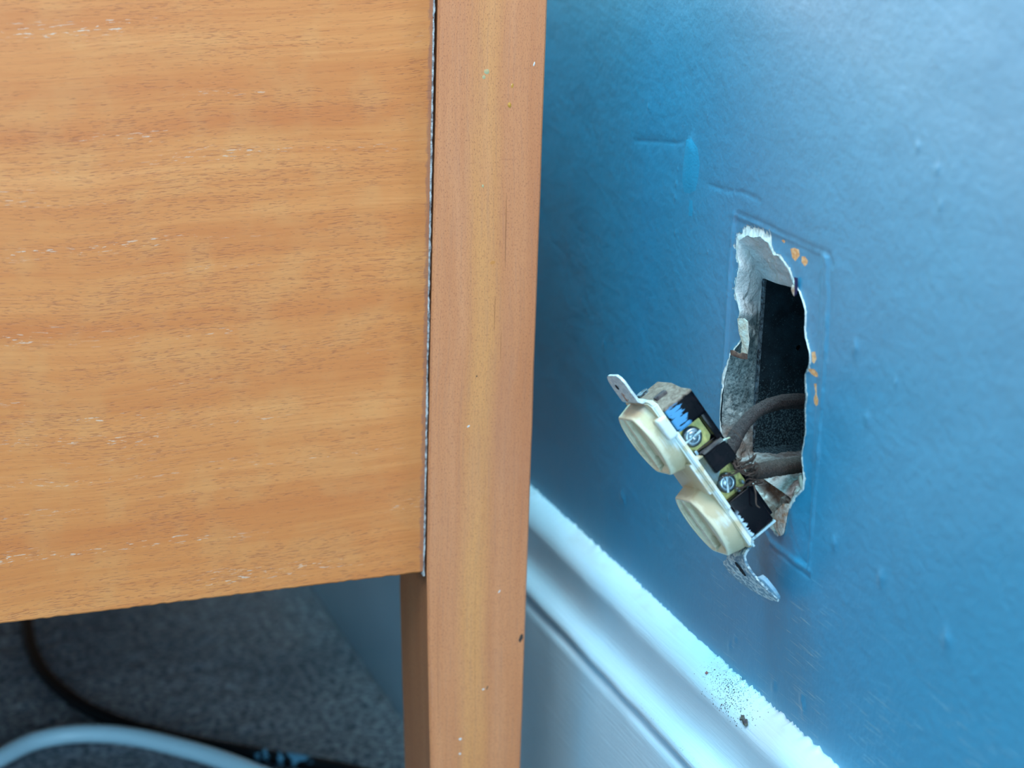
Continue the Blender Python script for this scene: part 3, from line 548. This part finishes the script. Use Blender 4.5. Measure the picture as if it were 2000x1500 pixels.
def flake(name, pts, nrm, th, mat, label, cat, curl=.0004):
    vs = [Vector(p) for p in pts]; c = sum(vs, Vector()) / len(vs); n = Vector(nrm).normalized(); k = len(vs); V = []
    V += [v + n * th for v in vs]; V += [v - n * th for v in vs]; V += [c + n * (th + curl), c - n * (th - curl)]
    F = []
    for i in range(k): j = (i + 1) % k; F += [(i, j, 2 * k), (k + j, k + i, 2 * k + 1), (j, i, k + i, k + j)]
    o = mesh(name, V, F, mat); fixn(o); return tag(o, label, cat)

# ---------------------------------------------------------------- the outlet hanging out of the hole
SC = .97222 / 1000   # drawn in millimetres: x along its length (down), y across, z out of its face
M['ivory'] = None
def mat_ivory():
    m = NT('aged_ivory_plastic', .36, .5); p = m.pos('Object'); xyz = m.sep(p)
    n = m.noise(p, 90, 4, .6); n2 = m.noise(m.pos('Object', (120, 120, 1500)), 1, 3, .6)
    c = m.mix(m.ramp(n, [(.35, 0), (.7, 1)]), srgb(220, 208, 176), srgb(232, 220, 192))
    # dirt in the face recesses, its tan strengthened to stand in for shade
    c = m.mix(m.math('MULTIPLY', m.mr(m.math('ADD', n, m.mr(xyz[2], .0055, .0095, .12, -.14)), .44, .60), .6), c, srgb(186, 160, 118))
    wp = m.math('MULTIPLY', m.mr(m.math('ADD', xyz[1], m.math('MULTIPLY', n2, .004)), .0150, .0172), m.mr(m.noise(p, 130, 3), .36, .55))
    c = m.mix(m.math('MULTIPLY', wp, .8), c, srgb(222, 234, 236))
    dd = m.math('MULTIPLY', m.mr(m.math('ADD', xyz[0], m.math('MULTIPLY', n, .008)), -.027, -.0305), m.mr(n2, .3, .6)); c = m.mix(m.math('MULTIPLY', dd, .6), c, srgb(140, 150, 156))
    m.col(c); m.nrm(m.bump(m.math('ADD', n2, n), .18, .0003)); m.b.inputs['Subsurface Weight'].default_value = .08; m.b.inputs['Subsurface Radius'].default_value = (.002, .0015, .001); return m.m
def mat_bake():
    m = NT('black_bakelite', .16, .12); p = m.pos('Object'); xyz = m.sep(p); n = m.noise(p, 500, 4, .7); st = m.noise(m.pos('Object', (900, 200, 130), (0, math.radians(20), 0)), 1, 3, .6)
    base = m.mix(m.mr(m.noise(p, 240, 3), .5, .75), srgb(10, 8, 13), srgb(26, 18, 22))
    dust = m.mr(m.math('ADD', m.math('MULTIPLY', xyz[0], -1), m.math('MULTIPLY', n, .0015)), .0295, .0303); c = m.mix(dust, base, m.mix(m.ramp(n, [(.35, 0), (.65, 1)]), srgb(98, 80, 70), srgb(142, 124, 112)))
    # streaks of blue wall paint on the upper block, white ones on the lower
    bz = m.math('ADD', xyz[2], m.math('MULTIPLY', m.math('SUBTRACT', st, .5), .009)); b = m.math('MULTIPLY', m.mr(bz, -.0068, -.0058), m.mr(xyz[0], -.019, -.0196))
    b = m.math('MULTIPLY', b, m.mr(st, .40, .46)); b = m.math('MULTIPLY', b, m.math('SUBTRACT', 1, dust)); b = m.math('MULTIPLY', b, m.mr(xyz[1], .010, .012)); c = m.mix(b, c, srgb(84, 148, 194))
    wz = m.math('ADD', xyz[2], m.math('MULTIPLY', m.math('SUBTRACT', st, .5), .006)); wv = m.math('MULTIPLY', m.mr(wz, -.0016, -.001), m.mr(xyz[0], .016, .020)); wv = m.math('MULTIPLY', wv, m.mr(xyz[1], .010, .012)); c = m.mix(wv, c, srgb(190, 214, 228))
    m.col(c); r = m.math('ADD', .16, m.math('MULTIPLY', m.math('MAXIMUM', dust, m.math('MAXIMUM', b, wv)), .6)); m.rough(r); m.nrm(m.bump(n, .12, .0003)); return m.m
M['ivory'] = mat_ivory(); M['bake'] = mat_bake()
M['dusty'] = mat_plain('dusty_bakelite_edge', srgb(92, 84, 82), .8, .3, var=srgb(60, 52, 56), vs=400)
M['brass'] = mat_plain('aged_brass', srgb(192, 178, 104), .38, .5, metal=.35, bump=.3, bs=900, var=srgb(150, 150, 92), vs=200)
M['zinc'] = mat_plain('zinc_screw', srgb(150, 165, 172), .28, .5, metal=.85, bump=.15, bs=900, var=srgb(120, 135, 142), vs=300)
def mat_ear(paint):
    m = NT('painted_galvanised_strap', .5, .5); p = m.pos('Object'); n = m.noise(p, 420, 4, .65); n2 = m.noise(p, 900, 3, .6)
    c = m.mix(m.mr(n, .45, .55), srgb(*paint), srgb(206, 216, 216)); c = m.mix(m.math('MULTIPLY', m.mr(n, .60, .66), .8), c, srgb(150, 112, 92)); c = m.mix(m.math('MULTIPLY', m.mr(n2, .60, .68), .6), c, srgb(84, 92, 96))
    m.col(c); m.nrm(m.bump(n, .5, .0004)); return m.m
M['ear_top'] = mat_ear((178, 190, 196)); M['ear_low'] = mat_ear((104, 134, 152)); M['strap'] = mat_plain('galvanised_steel', srgb(150, 180, 188), .4, .5, metal=.4, var=srgb(190, 205, 206), vs=150)
dev = root('power_outlet', (0, 0, 0), 'old ivory and black duplex outlet dangling on wires in front of the wall hole', 'power outlet')
dm = Matrix([r[:3] for r in DEV_M]).to_4x4() @ Matrix.Diagonal((SC * 1000, SC * 1000, SC * 1000, 1)); dm.translation = Vector([r[3] for r in DEV_M]); dev.matrix_world = dm; OFF[dev.name] = ZERO
def dobj(name, bm, mat, parent=None, smooth=True):
    for v in bm.verts: v.co = v.co * .001
    pr = parent or dev; o = bm_obj(name, bm, mat, pr, smooth); return o
def sstep(a, b, x): t = min(1, max(0, (x - a) / (b - a))); return t * t * (3 - 2 * t)
def face_bm(cx):
    bm = bmesh.new(); cy, R, CL, H = -2.2, 15.2, 13.0, 8.8; n = 180; K = 44
    def bd(th, R=R, CL=CL):
        c, s_ = abs(math.cos(th)), abs(math.sin(th)); p = 44
        rc = CL / max(c, 1e-6); return (rc ** -p + R ** -p) ** (-1 / p)
    def h(x, y):
        r = math.hypot(x, y); th = math.atan2(y, x); e = bd(th) - r
        m1 = sstep(-12.6, -11.8, y) * (1 - sstep(-6.8, -6.0, y)); m2 = sstep(-3.6, -2.8, y) * (1 - sstep(7.6, 8.6, y)); inr = sstep(1.7, 2.6, e)
        tri = sstep(.0, 1.0, 8.6 - abs(x) * .55 - max(0, x - 5) * .5 + 2)
        z = H - 1.7 * max(m1, m2) * inr * tri - .5 * sstep(1.1, 1.6, e)
        if 6.3 < x < 12.2: z -= 4.5 * (sstep(-3.4, -2.9, y + .12 * (x - 9)) * (1 - sstep(-.9, -.4, y + .12 * (x - 9)))) * sstep(6.3, 6.9, x) * (1 - sstep(11.6, 12.2, x))
        return z
    rings = []
    c0 = bm.verts.new((cx, cy, h(0, 0)))
    for k in range(1, K + 1):
        f = k / K; ring = []
        for i in range(n):
            th = 2 * math.pi * i / n; r = bd(th) * f * .965; x, y = r * math.cos(th), r * math.sin(th); ring.append(bm.verts.new((cx + x, cy + y, h(x, y))))
        rings.append(ring)
    for f, z in ((.985, H - .1), (1.0, H - .4), (1.01, H - 1.0), (1.04, 6), (1.075, 4), (1.095, 2.6), (1.10, .4)):
        rings.append([bm.verts.new((cx + bd(2 * math.pi * i / n) * f * math.cos(2 * math.pi * i / n), cy + bd(2 * math.pi * i / n) * f * math.sin(2 * math.pi * i / n), z)) for i in range(n)])
    for i in range(n): bm.faces.new((c0, rings[0][i], rings[0][(i + 1) % n]))
    for a, b in zip(rings, rings[1:]):
        for i in range(n): bm.faces.new((a[i], b[i], b[(i + 1) % n], a[(i + 1) % n]))
    bm.faces.new(rings[-1][::-1]); return bm
# ivory front: base slab, waist, shoulder, the straight rib along the near side
bm = bmesh.new()
prism(bm, [(-35, -13), (-33.5, -15.5), (30.5, -15.5), (32, -13), (32, 12), (30.5, 15.2), (-33.5, 15.2), (-35, 12)], -.2, 2.2)
bmesh.ops.bevel(bm, geom=list(bm.edges), offset=.5, segments=2, affect='EDGES')
box_bm(bm, (-28.8, 10, .2), (-19.6, 17.2, 4.4), 1.3, 3)
box_bm(bm, (-20.5, 12, -.4), (14, 15.9, 1.6), .4, 2)
box_bm(bm, (-7.5, -14.5, 0), (6.0, 14.5, 3.2), .5, 2)
prism(bm, [(-25, 4.2), (-24.2, 5.4), (14, 2.9), (14.6, 1.0), (-19, 1.2)], -.55, .55)
for v in bm.verts[-10:]: v.co = Vector((v.co.x, 16.1 + v.co.z, v.co.y))
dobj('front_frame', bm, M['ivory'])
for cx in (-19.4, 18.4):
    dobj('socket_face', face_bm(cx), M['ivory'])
# black housing
bm = bmesh.new()
box_bm(bm, (-30.3, -14.5, -13.8), (-19.4, 14.8, -.8), 1.2, 3)
prism(bm, [(-33.2, -11.5), (-30.0, -14), (-29.6, 14.2), (-31.6, 11.5), (-33.4, 4)], -11.8, -.6)
box_bm(bm, (-30, -13.5, -13.9), (28.2, 9.2, -.6), .8, 2)
box_bm(bm, (-20, 5, -13.9), (-8.5, 14.0, -11.2), .5, 2)
box_bm(bm, (12.4, -14.3, -11.2), (28.4, 14.8, -.3), .9, 3)
box_bm(bm, (-9, 5, -13.9), (1.5, 13.2, -2.8), .4, 2)
box_bm(bm, (0, 5, -13.9), (13, 10.2, -12.2), .4, 2)
dobj('housing', bm, M['bake'])
# raised middle block with a bevelled, inset front
bm = bmesh.new(); box_bm(bm, (-8.9, 10, -13.4), (1.5, 16.2, -2.8), .0)
top = [f for f in bm.faces if all(v.co.y > 16 for v in f.verts)][0]
for v in top.verts: v.co.x += -.9 if v.co.x > 0 else 1.5; v.co.z += .7 if v.co.z < -8 else -.2
bmesh.ops.bevel(bm, geom=list(bm.edges), offset=.3, segments=2, affect='EDGES'); mb = dobj('centre_block', bm, M['bake'])
bm = bmesh.new(); v = [bm.verts.new(p) for p in ((-8.95, 10.5, -13.2), (-8.95, 10.5, -3.0), (-7.6, 15.9, -3.4), (-7.6, 15.9, -12.4))]; u = [bm.verts.new(Vector(p.co) + Vector((-.25, .1, 0))) for p in v]
bm.faces.new(v); bm.faces.new(u[::-1]); [bm.faces.new((v[i], u[i], u[(i + 1) % 4], v[(i + 1) % 4])) for i in range(4)]; o = dobj('dusty_face', bm, M['dusty'], mb, False); o['label'] = 'grey dust on the top slope'
# slot in the end of the upper block
bm = bmesh.new(); box_bm(bm, (-33.7, 5.2, -7.5), (-31.6, 8.4, -2.4), .5, 2); dobj('end_tab', bm, M['dusty'])
bm = bmesh.new(); bmesh.ops.create_cone(bm, segments=20, radius1=2.4, radius2=2.2, depth=2.4, cap_ends=True)
for q in bm.verts: q.co = Vector((q.co.z - 33.0, q.co.x - 9.5, q.co.y - 4.0))
dobj('rivet', bm, M['rust'])
# brass terminal plates and their screws
for (a, b, f0, f1) in ((-20, -9.2, -11.0, -.3), (1.3, 12.6, -11.8, -.3)):
    bm = bmesh.new(); prism(bm, [(a, f1), (a, f0 + 1.5), (a + 1.5, f0), (b - 1.5, f0), (b, f0 + 1.5), (b, f1)], 9.6, 10.6)
    for q in bm.verts: q.co = Vector((q.co.x, q.co.z, q.co.y))
    bmesh.ops.bevel(bm, geom=list(bm.edges), offset=.2, segments=2, affect='EDGES'); pl = dobj('terminal_plate', bm, M['brass'])
def screw(l, n, ang, r=3.9, y0=10.6):
    bm = bmesh.new(); N_ = 48; prof = [(0, 2.7), (.25, 2.68), (.5, 2.5), (.55, 2.35), (.60, 2.42), (.72, 2.3), (.86, 1.95), (.95, 1.5), (1.0, 1.0), (1.0, .45), (.9, .2), (.5, .0)]
    rings = []
    for f, hh in prof[1:]:
        for sub in (0,):
            ring = []
            for i in range(N_):
                th = 2 * math.pi * i / N_; x, z = r * f * math.cos(th), r * f * math.sin(th)
                d = abs(-x * math.sin(ang) + z * math.cos(ang)); y = hh - (.9 * (1 - sstep(.35, .55, d)) if hh > 1.3 else 0)
                ring.append(bm.verts.new((l + x, y0 + y, n + z)))
        rings.append(ring)
    c0 = bm.verts.new((l, y0 + 1.8, n))
    for i in range(N_): bm.faces.new((c0, rings[0][i], rings[0][(i + 1) % N_]))
    for a, b in zip(rings, rings[1:]):
        for i in range(N_): bm.faces.new((a[i], b[i], b[(i + 1) % N_], a[(i + 1) % N_]))
    bm.faces.new(rings[-1][::-1]); o = dobj('terminal_screw', bm, M['zinc'])
    # bright slot floor
    bm = bmesh.new(); box_bm(bm, (-r * .97, 1.05, -.42), (r * .97, 1.95, .42), .05, 1)
    for q in bm.verts: x, z = q.co.x, q.co.z; q.co = Vector((l + x * math.cos(ang) - z * math.sin(ang), y0 + q.co.y, n + x * math.sin(ang) + z * math.cos(ang)))
    dobj('screw_slot', bm, M['strap'], o, False)
screw(-14.6, -4.6, math.radians(88)); screw(7.0, -5.2, math.radians(30), 3.8)
for (a, b, c_, d) in ((-10.2, -8.4, -2.6, -1.4), (-2.5, 3.8, -2.9, -2.2), (10.5, 12.2, -7.5, -6.4), (9.5, 11.0, -10.5, -9.5)):
    bm = bmesh.new(); box_bm(bm, (a, 11, c_), (b, 13.6, d), .15, 1); dobj('contact_clip', bm, M['zinc'], None, False)
# pale insulating slip beside the rib
bm = bmesh.new(); prism(bm, [(-9, -.2), (-8.3, -2.4), (3.6, -2.2), (5, -.2)], 11.5, 13.9)
for q in bm.verts: q.co = Vector((q.co.x, q.co.z, q.co.y))
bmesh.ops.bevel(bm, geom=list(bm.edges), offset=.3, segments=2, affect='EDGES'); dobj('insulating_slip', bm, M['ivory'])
# mounting strap: sheet bent along a profile in (l, n), outline given as half widths
def sheet(name, prof, mat, th=.9, sub=5, tilt=.05):
    """prof: list of (l, n, s_min, s_max)"""
    P = []
    for a, b in zip(prof, prof[1:]):
        for k in range(sub): t = k / sub; P.append([a[i] + (b[i] - a[i]) * t for i in range(4)])
    P.append(list(prof[-1])); bm = bmesh.new(); W_ = 12; top, bot = [], []
    for i, p in enumerate(P):
        a = P[max(i - 1, 0)]; b = P[min(i + 1, len(P) - 1)]; dx, dn = b[0] - a[0], b[1] - a[1]; L_ = math.hypot(dx, dn) or 1; nx, nn = -dn / L_, dx / L_
        r1, r2 = [], []
        for k in range(W_ + 1):
            s_ = p[2] + (p[3] - p[2]) * k / W_; wv = .18 * mn.noise(Vector((p[0] * .25, s_ * .25, 0))) + (8 - s_) * tilt * min(1, abs(p[0] - P[0][0]) / 3)
            r1.append(bm.verts.new((p[0] + nx * th / 2, s_, p[1] + wv + nn * th / 2))); r2.append(bm.verts.new((p[0] - nx * th / 2, s_, p[1] + wv - nn * th / 2)))
        top.append(r1); bot.append(r2)
    for i in range(len(P) - 1):
        for k in range(W_): bm.faces.new((top[i][k], top[i + 1][k], top[i + 1][k + 1], top[i][k + 1])); bm.faces.new((bot[i][k], bot[i][k + 1], bot[i + 1][k + 1], bot[i + 1][k]))
        bm.faces.new((top[i][0], bot[i][0], bot[i + 1][0], top[i + 1][0])); bm.faces.new((top[i][W_], top[i + 1][W_], bot[i + 1][W_], bot[i][W_]))
    for i in (0, -1): 
        for k in range(W_): bm.faces.new((top[i][k], top[i][k + 1], bot[i][k + 1], bot[i][k]))
    return dobj(name, bm, mat)
o = sheet('mounting_ear', [(-33.2, -1.0, -8, 8.3), (-34.6, .6, -8, 8.3), (-35.4, 2.4, -8, 8.2), (-36.6, 3.2, -8, 8.1), (-42, 3.3, -8, 8), (-45.5, 3.2, -7.8, 7.8), (-47.4, 3.1, -6.8, 6.4), (-48.2, 3.0, -4.6, 4)], M['ear_top']); o['label'] = 'upper ear, chipped white paint'
# two ear holes are flat dark discs, their inner shade put into the colour
def dot(l, n, s_, r, mat, par, nm='screw_hole_disc', rz=1.0):
    bm = bmesh.new(); bmesh.ops.create_cone(bm, segments=18, radius1=r, radius2=r, depth=.25, cap_ends=True)
    for q in bm.verts: q.co = Vector((l + q.co.x * rz, s_ + q.co.y, n + q.co.z))
    dobj(nm, bm, mat, par, False)
M['hole'] = mat_plain('hole_shade', srgb(40, 40, 44), .9, .1); M['rusty'] = mat_plain('rust_spot', srgb(150, 96, 74), .8, .2, var=srgb(196, 178, 168), vs=900)
dot(-43.2, 4.25, -2.5, 1.1, M['hole'], o); dot(-38.6, 4.25, -1.8, 1.2, M['rusty'], o, 'rust_spot', 1.7)
o2 = sheet('mounting_ear', [(32.6, -1.4, -7, 8), (33.2, .2, -7, 8), (33.6, 2.6, -7, 8), (34.6, 4.4, -7.5, 8), (37, 5.2, -9, 7.8), (38.6, 5.3, -14.5, 7.6), (40.5, 5.4, -16.6, 7.4), (44, 5.2, -17.4, 7.4), (48, 4.8, -16.6, 8.6), (51.5, 4.3, -13.0, 9.2), (54.5, 3.8, -7.5, 9.0), (56.6, 3.4, 0, 7.6)], M['ear_low']); o2['label'] = 'wide lower ear flecked with blue and white paint'
dot(40.5, 6.3, -1, 1.9, M['hole'], o2, 'screw_hole_disc', 1.8)
bm = bmesh.new(); pr = [(44.2, 8.0), (45.5, 9.6), (50.5, 10.4), (54.5, 8.8), (56.6, 5.6)]; rows = []
for i, (l, s_) in enumerate(pr):
    n0 = 5.1 - .42 * i; rows.append([bm.verts.new((l, s_ - .6, n0)), bm.verts.new((l + .2, s_ + .5, n0 - .5)), bm.verts.new((l + .3, s_ + .7, n0 - 2.4 + .3 * i)), bm.verts.new((l + .2, s_ + .2, n0 - 2.4 + .3 * i)), bm.verts.new((l - .1, s_ - .1, n0 - .9)), bm.verts.new((l - .1, s_ - 1, n0 - .6))])
for a, b in zip(rows, rows[1:]):
    for k in range(6): bm.faces.new((a[k], b[k], b[(k + 1) % 6], a[(k + 1) % 6]))
bm.faces.new(rows[0]); bm.faces.new(rows[-1][::-1]); M['curl'] = mat_plain('blue_painted_metal', srgb(96, 150, 182), .4, .5, var=srgb(150, 180, 195), vs=200); dobj('curled_rim', bm, M['curl'], o2)
# strip of strap metal running up the lower end of the housing, ending in a small hook
bm = bmesh.new(); pr = [(31.2, .9, .9), (29.6, .9, .9), (28.9, .2, .8), (29.0, -1.5, .6), (28.9, -11, .6)]
for (l0, n0, _), (l1, n1, _) in zip(pr, pr[1:]):
    d = Vector((l1 - l0, 0, n1 - n0)).normalized() * .25; q = Vector((-d.z, 0, d.x)) / .25 * .4; a = Vector((l0, 0, n0)) - d; b = Vector((l1, 0, n1)) + d
    vv = [bm.verts.new(Vector((p.x, s_, p.z))) for s_ in (8, 15.2) for p in (a + q, b + q, b - q, a - q)]
    for f in ((0, 1, 2, 3), (7, 6, 5, 4), (0, 4, 5, 1), (1, 5, 6, 2), (2, 6, 7, 3), (3, 7, 4, 0)): bm.faces.new([vv[i] for i in f])
dobj('end_strap', bm, M['strap'], None, False)

# ---------------------------------------------------------------- cloth covered wires
def mat_cloth(a, b, nm):
    m = NT(nm, 1, .1); p = m.pos('World'); n = m.noise(p, 1800, 3, .7); n2 = m.noise(p, 260, 3)
    m.col(m.mix(m.ramp(n, [(.36, 0), (.64, 1)]), a, b)); m.nrm(m.bump(m.math('ADD', n, n2), 1, .0012)); m.b.inputs['Sheen Weight'].default_value = .12; return m.m
M['cloth1'] = mat_cloth(srgb(34, 28, 30), srgb(84, 70, 68), 'grey_brown_cloth'); M['cloth2'] = mat_cloth(srgb(40, 30, 27), srgb(88, 68, 58), 'brown_cloth'); M['thread'] = mat_plain('brown_thread', srgb(92, 74, 66), .9, .1, var=srgb(56, 46, 42), vs=300)
def fuzz_tube(name, pts, rad, mat, label, nfuzz, fl=.0010):
    P = catmull(pts, 10); v, f = tube_data(P, rad, 20, .00035, 700); k0 = len(v)
    for _ in range(nfuzz):
        i = random.randrange(1, len(P) - 1); tdir = (P[i + 1] - P[i]).normalized(); a = Vector((random.gauss(0, 1), random.gauss(0, 1), random.gauss(0, 1))); a = (a - tdir * a.dot(tdir)).normalized()
        r = rad(i / len(P)) if callable(rad) else rad; s0 = P[i].lerp(P[i + 1], random.random()) + a * r * .9; side = a.cross(tdir)
        d1 = (a * random.uniform(.3, .8) + tdir * random.uniform(-1, 1) + side * random.uniform(-1, 1)).normalized(); L_ = fl * random.uniform(.5, 1.3); w_ = .00004
        p1 = s0 + d1 * L_ * .5 + a * L_ * .12; p2 = s0 + d1 * L_; q = d1.cross(a).normalized() * w_; h = len(v)
        v += [s0 - q, s0 + q, p1 - q, p1 + q, p2 - q * .3, p2 + q * .3]; f += [(h, h + 1, h + 3, h + 2), (h + 2, h + 3, h + 5, h + 4)]
    return tag(mesh(name, v, f, mat), label, 'wire')
w1 = fuzz_tube('cloth_covered_wire', [Vector(p) for p in WIRE1], lambda t: .00265 + .0002 * math.sin(t * 9), M['cloth1'], 'fuzzy grey-brown wire arching from the hole to the middle of the outlet', 1500)
w2 = fuzz_tube('cloth_covered_wire', [Vector(p) for p in WIRE2], lambda t: .0030 - .0008 * max(0, t - .8) * 5, M['cloth2'], 'frayed brown wire running level from the hole to the lower outlet screw', 1200)
w1['group'] = w2['group'] = 'cloth covered wires from the wall hole'
def thread(pts, r, par): 
    P = catmull([Vector(p) for p in pts], 6); return tube('frayed_thread', P, lambda t: r * (1 - .3 * t), M['thread'], par, 7, .00006, 2500)
thread(TH1, .00018, w1)
for l in FRAY:
    thread(l, .00042, w2)
    for q in range(2):
        thread([Vector(p) + Vector((random.gauss(0, .0008), random.gauss(0, .0008), random.gauss(0, .0008))) for p in l], .0002, w2)
thread(TH2, .00035, w2)
# bare copper end hooked under the lower screw
# ---------------------------------------------------------------- flakes and grit
flake('paint_chip', [(.0065, .5722, .2765), (.0062, .5718, .2742), (.0075, .5768, .2748), (.0085, .5805, .2770), (.0078, .5770, .2790)], (-.5, -.3, .8), .0002, M['flake'], 'small cream paint chip lying on rubble at the bottom of the wall hole', 'paint chip')
M['grit'] = mat_plain('grey_brown_flake', srgb(104, 110, 96), .85, .2, var=srgb(70, 62, 74), vs=900)
def prof_x(z):   # height of the moulding ledge
    pts = [(.1790, .0108), (.1818, .0104), (.1846, .0090), (.1873, .0065), (.1893, .0035), (.1904, .0)]
    for (a, xa), (b, xb) in zip(pts, pts[1:]):
        if a <= z <= b: return -(xa + (xb - xa) * (z - a) / (b - a))
    return -.0108
def on_ledge(y, z, lift=.0003): return Vector((prof_x(z) - lift, y, z + lift))
fl = [(.5772, .1846), (.5758, .1852), (.5742, .1846), (.5728, .1850), (.5712, .1838), (.5716, .1828), (.5738, .1828), (.5752, .1836), (.5768, .1830)]
flake('dirt_flake', [on_ledge(y, z, .0005 + .0002 * (i % 2)) for i, (y, z) in enumerate(fl)], (-.6, 0, .8), .0002, M['grit'], 'grey-brown flake of dirt lying on the white baseboard ledge', 'dirt flake', .0006)
M['red'] = mat_plain('brick_red_speck', srgb(150, 96, 90), .8, .2)
tag(lump('brick_crumb', on_ledge(.6105, .1866, .0002), .0007, 4, M['red'], (1, 1, .7), None, 2), 'tiny reddish crumb on the white baseboard ledge', 'crumb')
def grit():
    bm = bmesh.new()
    for _ in range(420):
        y = random.gauss(.592, .0095); z = .1795 + abs(random.gauss(.0058, .0028))
        if z > .1896: continue
        c = on_ledge(y, z, .00003); r = random.uniform(.00006, .0002) * (1.4 if random.random() < .1 else 1); k = bmesh.ops.create_icosphere(bm, subdivisions=1, radius=r)['verts']
        for v in k: v.co = Vector((v.co.x, v.co.y * random.uniform(.8, 1.6), v.co.z)) + c
    for _ in range(160):
        y = random.uniform(.50, .66); c = Vector((-.0170, y, random.uniform(.1545, .1572)));
        k = bmesh.ops.create_icosphere(bm, subdivisions=1, radius=random.uniform(.00005, .00014))['verts']
        for v in k: v.co = v.co + c + Vector((.0008 if c.z > .1565 else 0, 0, 0))
    o = bm_obj('dust_grains', bm, M['spot_dark'], None, False); tag(o, 'fine dark dust grains scattered on the white baseboard ledge', 'dust', kind='stuff')
grit()
# torn, curling paint and plaster tongues round the opening
tg = mat_plain('torn_paint_edge', srgb(196, 188, 178), .8, .2, bump=.8, bs=900, var=srgb(170, 130, 104), vs=350, kind='World')
def tongue(name, pts, mat, th=.0006):
    c = sum((Vector(p) for p in pts), Vector()) / len(pts); n = Vector((-1, -.2, .2)).normalized(); k = len(pts); V = [Vector(p) + n * th * .5 for p in pts] + [Vector(p) - n * th * .5 for p in pts] + [c + n * th * 1.2, c - n * th]
    F = []
    for i in range(k): j = (i + 1) % k; F += [(i, j, 2 * k), (k + j, k + i, 2 * k + 1), (j, i, k + i, k + j)]
    o = mesh(name, V, F, mat, wall); fixn(o); return o
def wp(y, z, x=0): return (x, y, z)
tongue('torn_edge', [wp(.5700, .2715, -.0003), wp(.5740, .2700, -.0003), wp(.5790, .2650, -.0005), wp(.5785, .2590, -.0007), wp(.5740, .2575, -.0007), wp(.5722, .2590, -.0006), wp(.5715, .2640, -.0004)], tg)
def T2(nm, x, pts, mat, lb): tongue(nm, [(x, a, b) for a, b in pts], mat, .0005)["label"] = lb
pale = mat_plain('pale_curled_paint', srgb(206, 214, 206), .7, .3, bump=.6, bs=900, var=srgb(190, 178, 160), vs=300, kind='World'); brn = mat_plain('brown_paint_rim', srgb(120, 92, 80), .8, .2, var=srgb(86, 66, 62), vs=400, kind='World'); ink = mat_plain('dark_blue_crack', srgb(24, 30, 70), .5, .4)
T2('curled_paint', -.0004, [(.61762, .32755), (.6129, .32884), (.61001, .32845), (.60903, .32441), (.60793, .32236), (.60859, .31567), (.61303, .31537), (.61278, .31941), (.61568, .32255)], pale, 'pale curled strip of paint on the far edge of the hole')
T2('curled_paint', -.0006, [(.62117, .31423), (.61876, .31492), (.613, .315), (.61151, .31603), (.60834, .31655), (.60804, .31447), (.61197, .31351), (.61682, .31289), (.62052, .31261)], brn, 'brown curled rim of paint')
T2('crack', -.0003, [(.57847, .35325), (.57666, .35334), (.5762, .35032), (.57617, .34773), (.57745, .34647), (.57755, .3496)], ink, 'dark blue mark beside the top of the hole')
T2('torn_edge', -.0002, [(.57966, .35017), (.57813, .34982), (.57746, .34777), (.57762, .34642), (.57879, .34686), (.58009, .3482)], tg, 'ochre torn edge')
